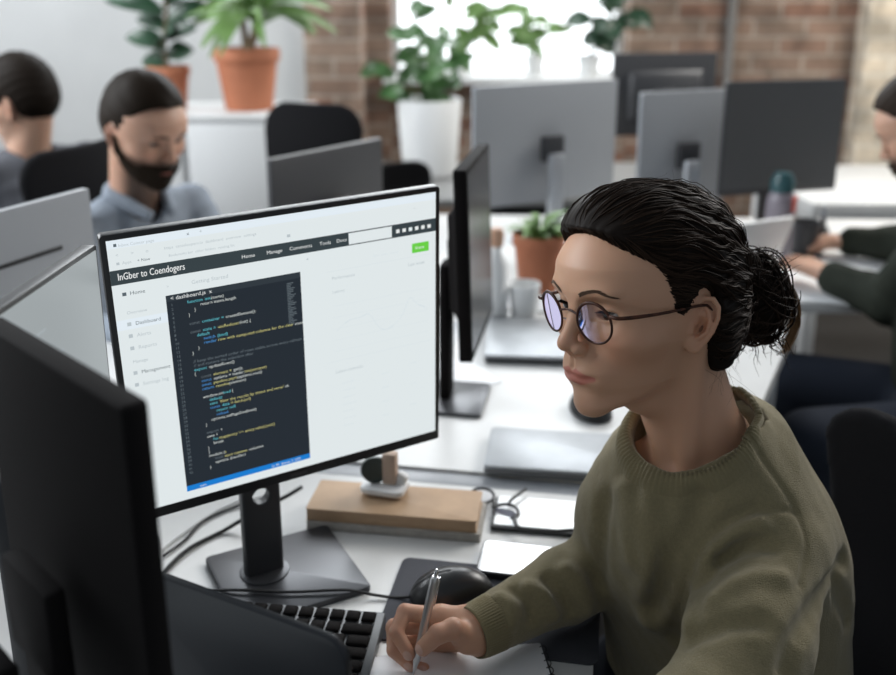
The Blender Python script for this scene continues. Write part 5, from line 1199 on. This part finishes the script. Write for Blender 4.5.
    for s in (1, -1):
        bm = bmesh.new(); bmesh.ops.create_uvsphere(bm, u_segments=24, v_segments=16, radius=1); me = bpy.data.meshes.new('eye'); bm.to_mesh(me); bm.free(); n = verts_of(me); g = np.array([.80, 0, -.62]); g /= np.linalg.norm(g); a = np.degrees(np.arccos(np.clip(n @ g, -1, 1)))
        C = mix(np.tile(np.array([.16, .12, .10]), (len(n), 1)), (.03, .02, .012), 1 - sstep(a, 24, 30)); me.vertices.foreach_set('co', H.wld(n*.0119 + EYE*np.array([1, s, 1])).astype(np.float32).ravel()); set_tint(me, C); me.update(); link('eye', me, M['eye'], w)
        pts = H.wld(np.array([(.100 - .0, s*.014, .0345), (.0975, s*.030, .0375), (.088, s*.046, .033)])); tube('eyebrow', pts, [.0018, .0024, .001], mat('brow', tuple(np.array(hairc)*1.5), .8), w, 10, 6)
    return w
cloth = lambda n, c: mat(n, c, .9, bump=.4, bscale=300, var=.12, vscale=25, spec=.15)
person('bearded man in a blue-grey shirt looking down, beyond the code monitor', (-.705, 2.13, 1.132), (.84, -.54, 0), math.radians(19), (.80, -.60),
    [(-.660, 2.33, .918), (-.855, 2.07, .908)], [(-.52, 2.20, .72), (-.78, 1.93, .70)], [(-.36, 2.00, .765), (-.58, 1.84, .765)], (-.80, 2.30, .55), [(-.50, 2.02, .55), (-.68, 1.92, .55)], [(-.50, 2.02, .10), (-.68, 1.92, .10)],
    (.46, .27, .19), (.012, .008, .005), cloth('blue_grey_shirt', (.22, .25, .29)), M['jeans'], True, dict(recede=.014, top=.010, nape=-.070), vneck=True)
chair('black chair under the bearded man in the blue-grey shirt', (-.80, 2.28), math.atan2(-.83, .55), .40, .56, .80, arms=False)
person('dark-haired man seen from behind at the far left, grey shirt', (-1.205, 2.66, 1.130), (-.95, .20, 0), math.radians(10), (-.8, .55),
    [(-1.34, 2.52, .945), (-1.11, 2.83, .945)], [(-1.50, 2.62, .72), (-1.30, 2.98, .72)], [(-1.68, 2.74, .74), (-1.52, 3.02, .74)], (-1.20, 2.62, .55), [(-1.55, 2.75, .54), (-1.45, 2.92, .54)], [(-1.58, 2.76, .1), (-1.48, 2.93, .1)],
    (.46, .28, .20), (.011, .008, .006), cloth('charcoal_shirt', (.085, .088, .10)), M['jeans'], False, dict(top=.016, nape=-.085))
chair('black chair whose curved back stands behind the dark-haired man at far left', (-1.22, 2.48), math.atan2(.30, -.95), .42, .62, 1.07, arms=False)
desk('white desk at the far left in front of the dark-haired man', (-2.0, 2.95), .9, 1.2, math.radians(-25))
person('bearded man in a dark green sweater leaning over papers at the right edge', (1.127, 2.17, 1.130), (-.80, .50, 0), math.radians(28), (-.72, .55),
    [(1.045, 1.93, .93), (1.27, 2.20, .95)], [(1.02, 2.03, .76), (1.24, 2.42, .79)], [(.935, 2.17, .775), (1.115, 2.50, .775)], (1.12, 1.90, .53), [(.74, 1.72, .56), (.84, 2.10, .53)], [(.74, 1.78, .10), (.84, 2.16, .10)],
    (.46, .27, .19), (.02, .013, .009), cloth('dark_green_sweater', (.022, .026, .020)), M['jeans'], True, dict(recede=.006, top=.012))
chair('black chair under the man in the dark green sweater', (1.13, 1.88), math.atan2(.55, -.72), .42, .58, .90, arms=False)
pn = tag(empty('pen', (1.06, 2.55, Z0 + .0)), 'black marker standing by the hand of the man in the dark green sweater', 'marker')
lathe('barrel', [(0, 0), (.007, 0), (.008, .004), (.008, .10), (0, .10)], M['black'], pn, n=16); lathe('cap', [(0, .10), (.0085, .10), (.0085, .135), (0, .137)], M['silver'], pn, n=16)
chair('empty high-backed black chair standing before the white cabinet', (-.30, 3.05), math.radians(70), .30, .60, 1.13)
chair('empty black chair behind the large silver-backed monitor in front of the window', (.36, 3.02), math.radians(-80), .42, .60, .93, arms=False)
chair('empty black chair left of the large silver-backed monitor, before the white planter', (-.06, 3.02), math.radians(-55), .40, .56, .86, arms=False)
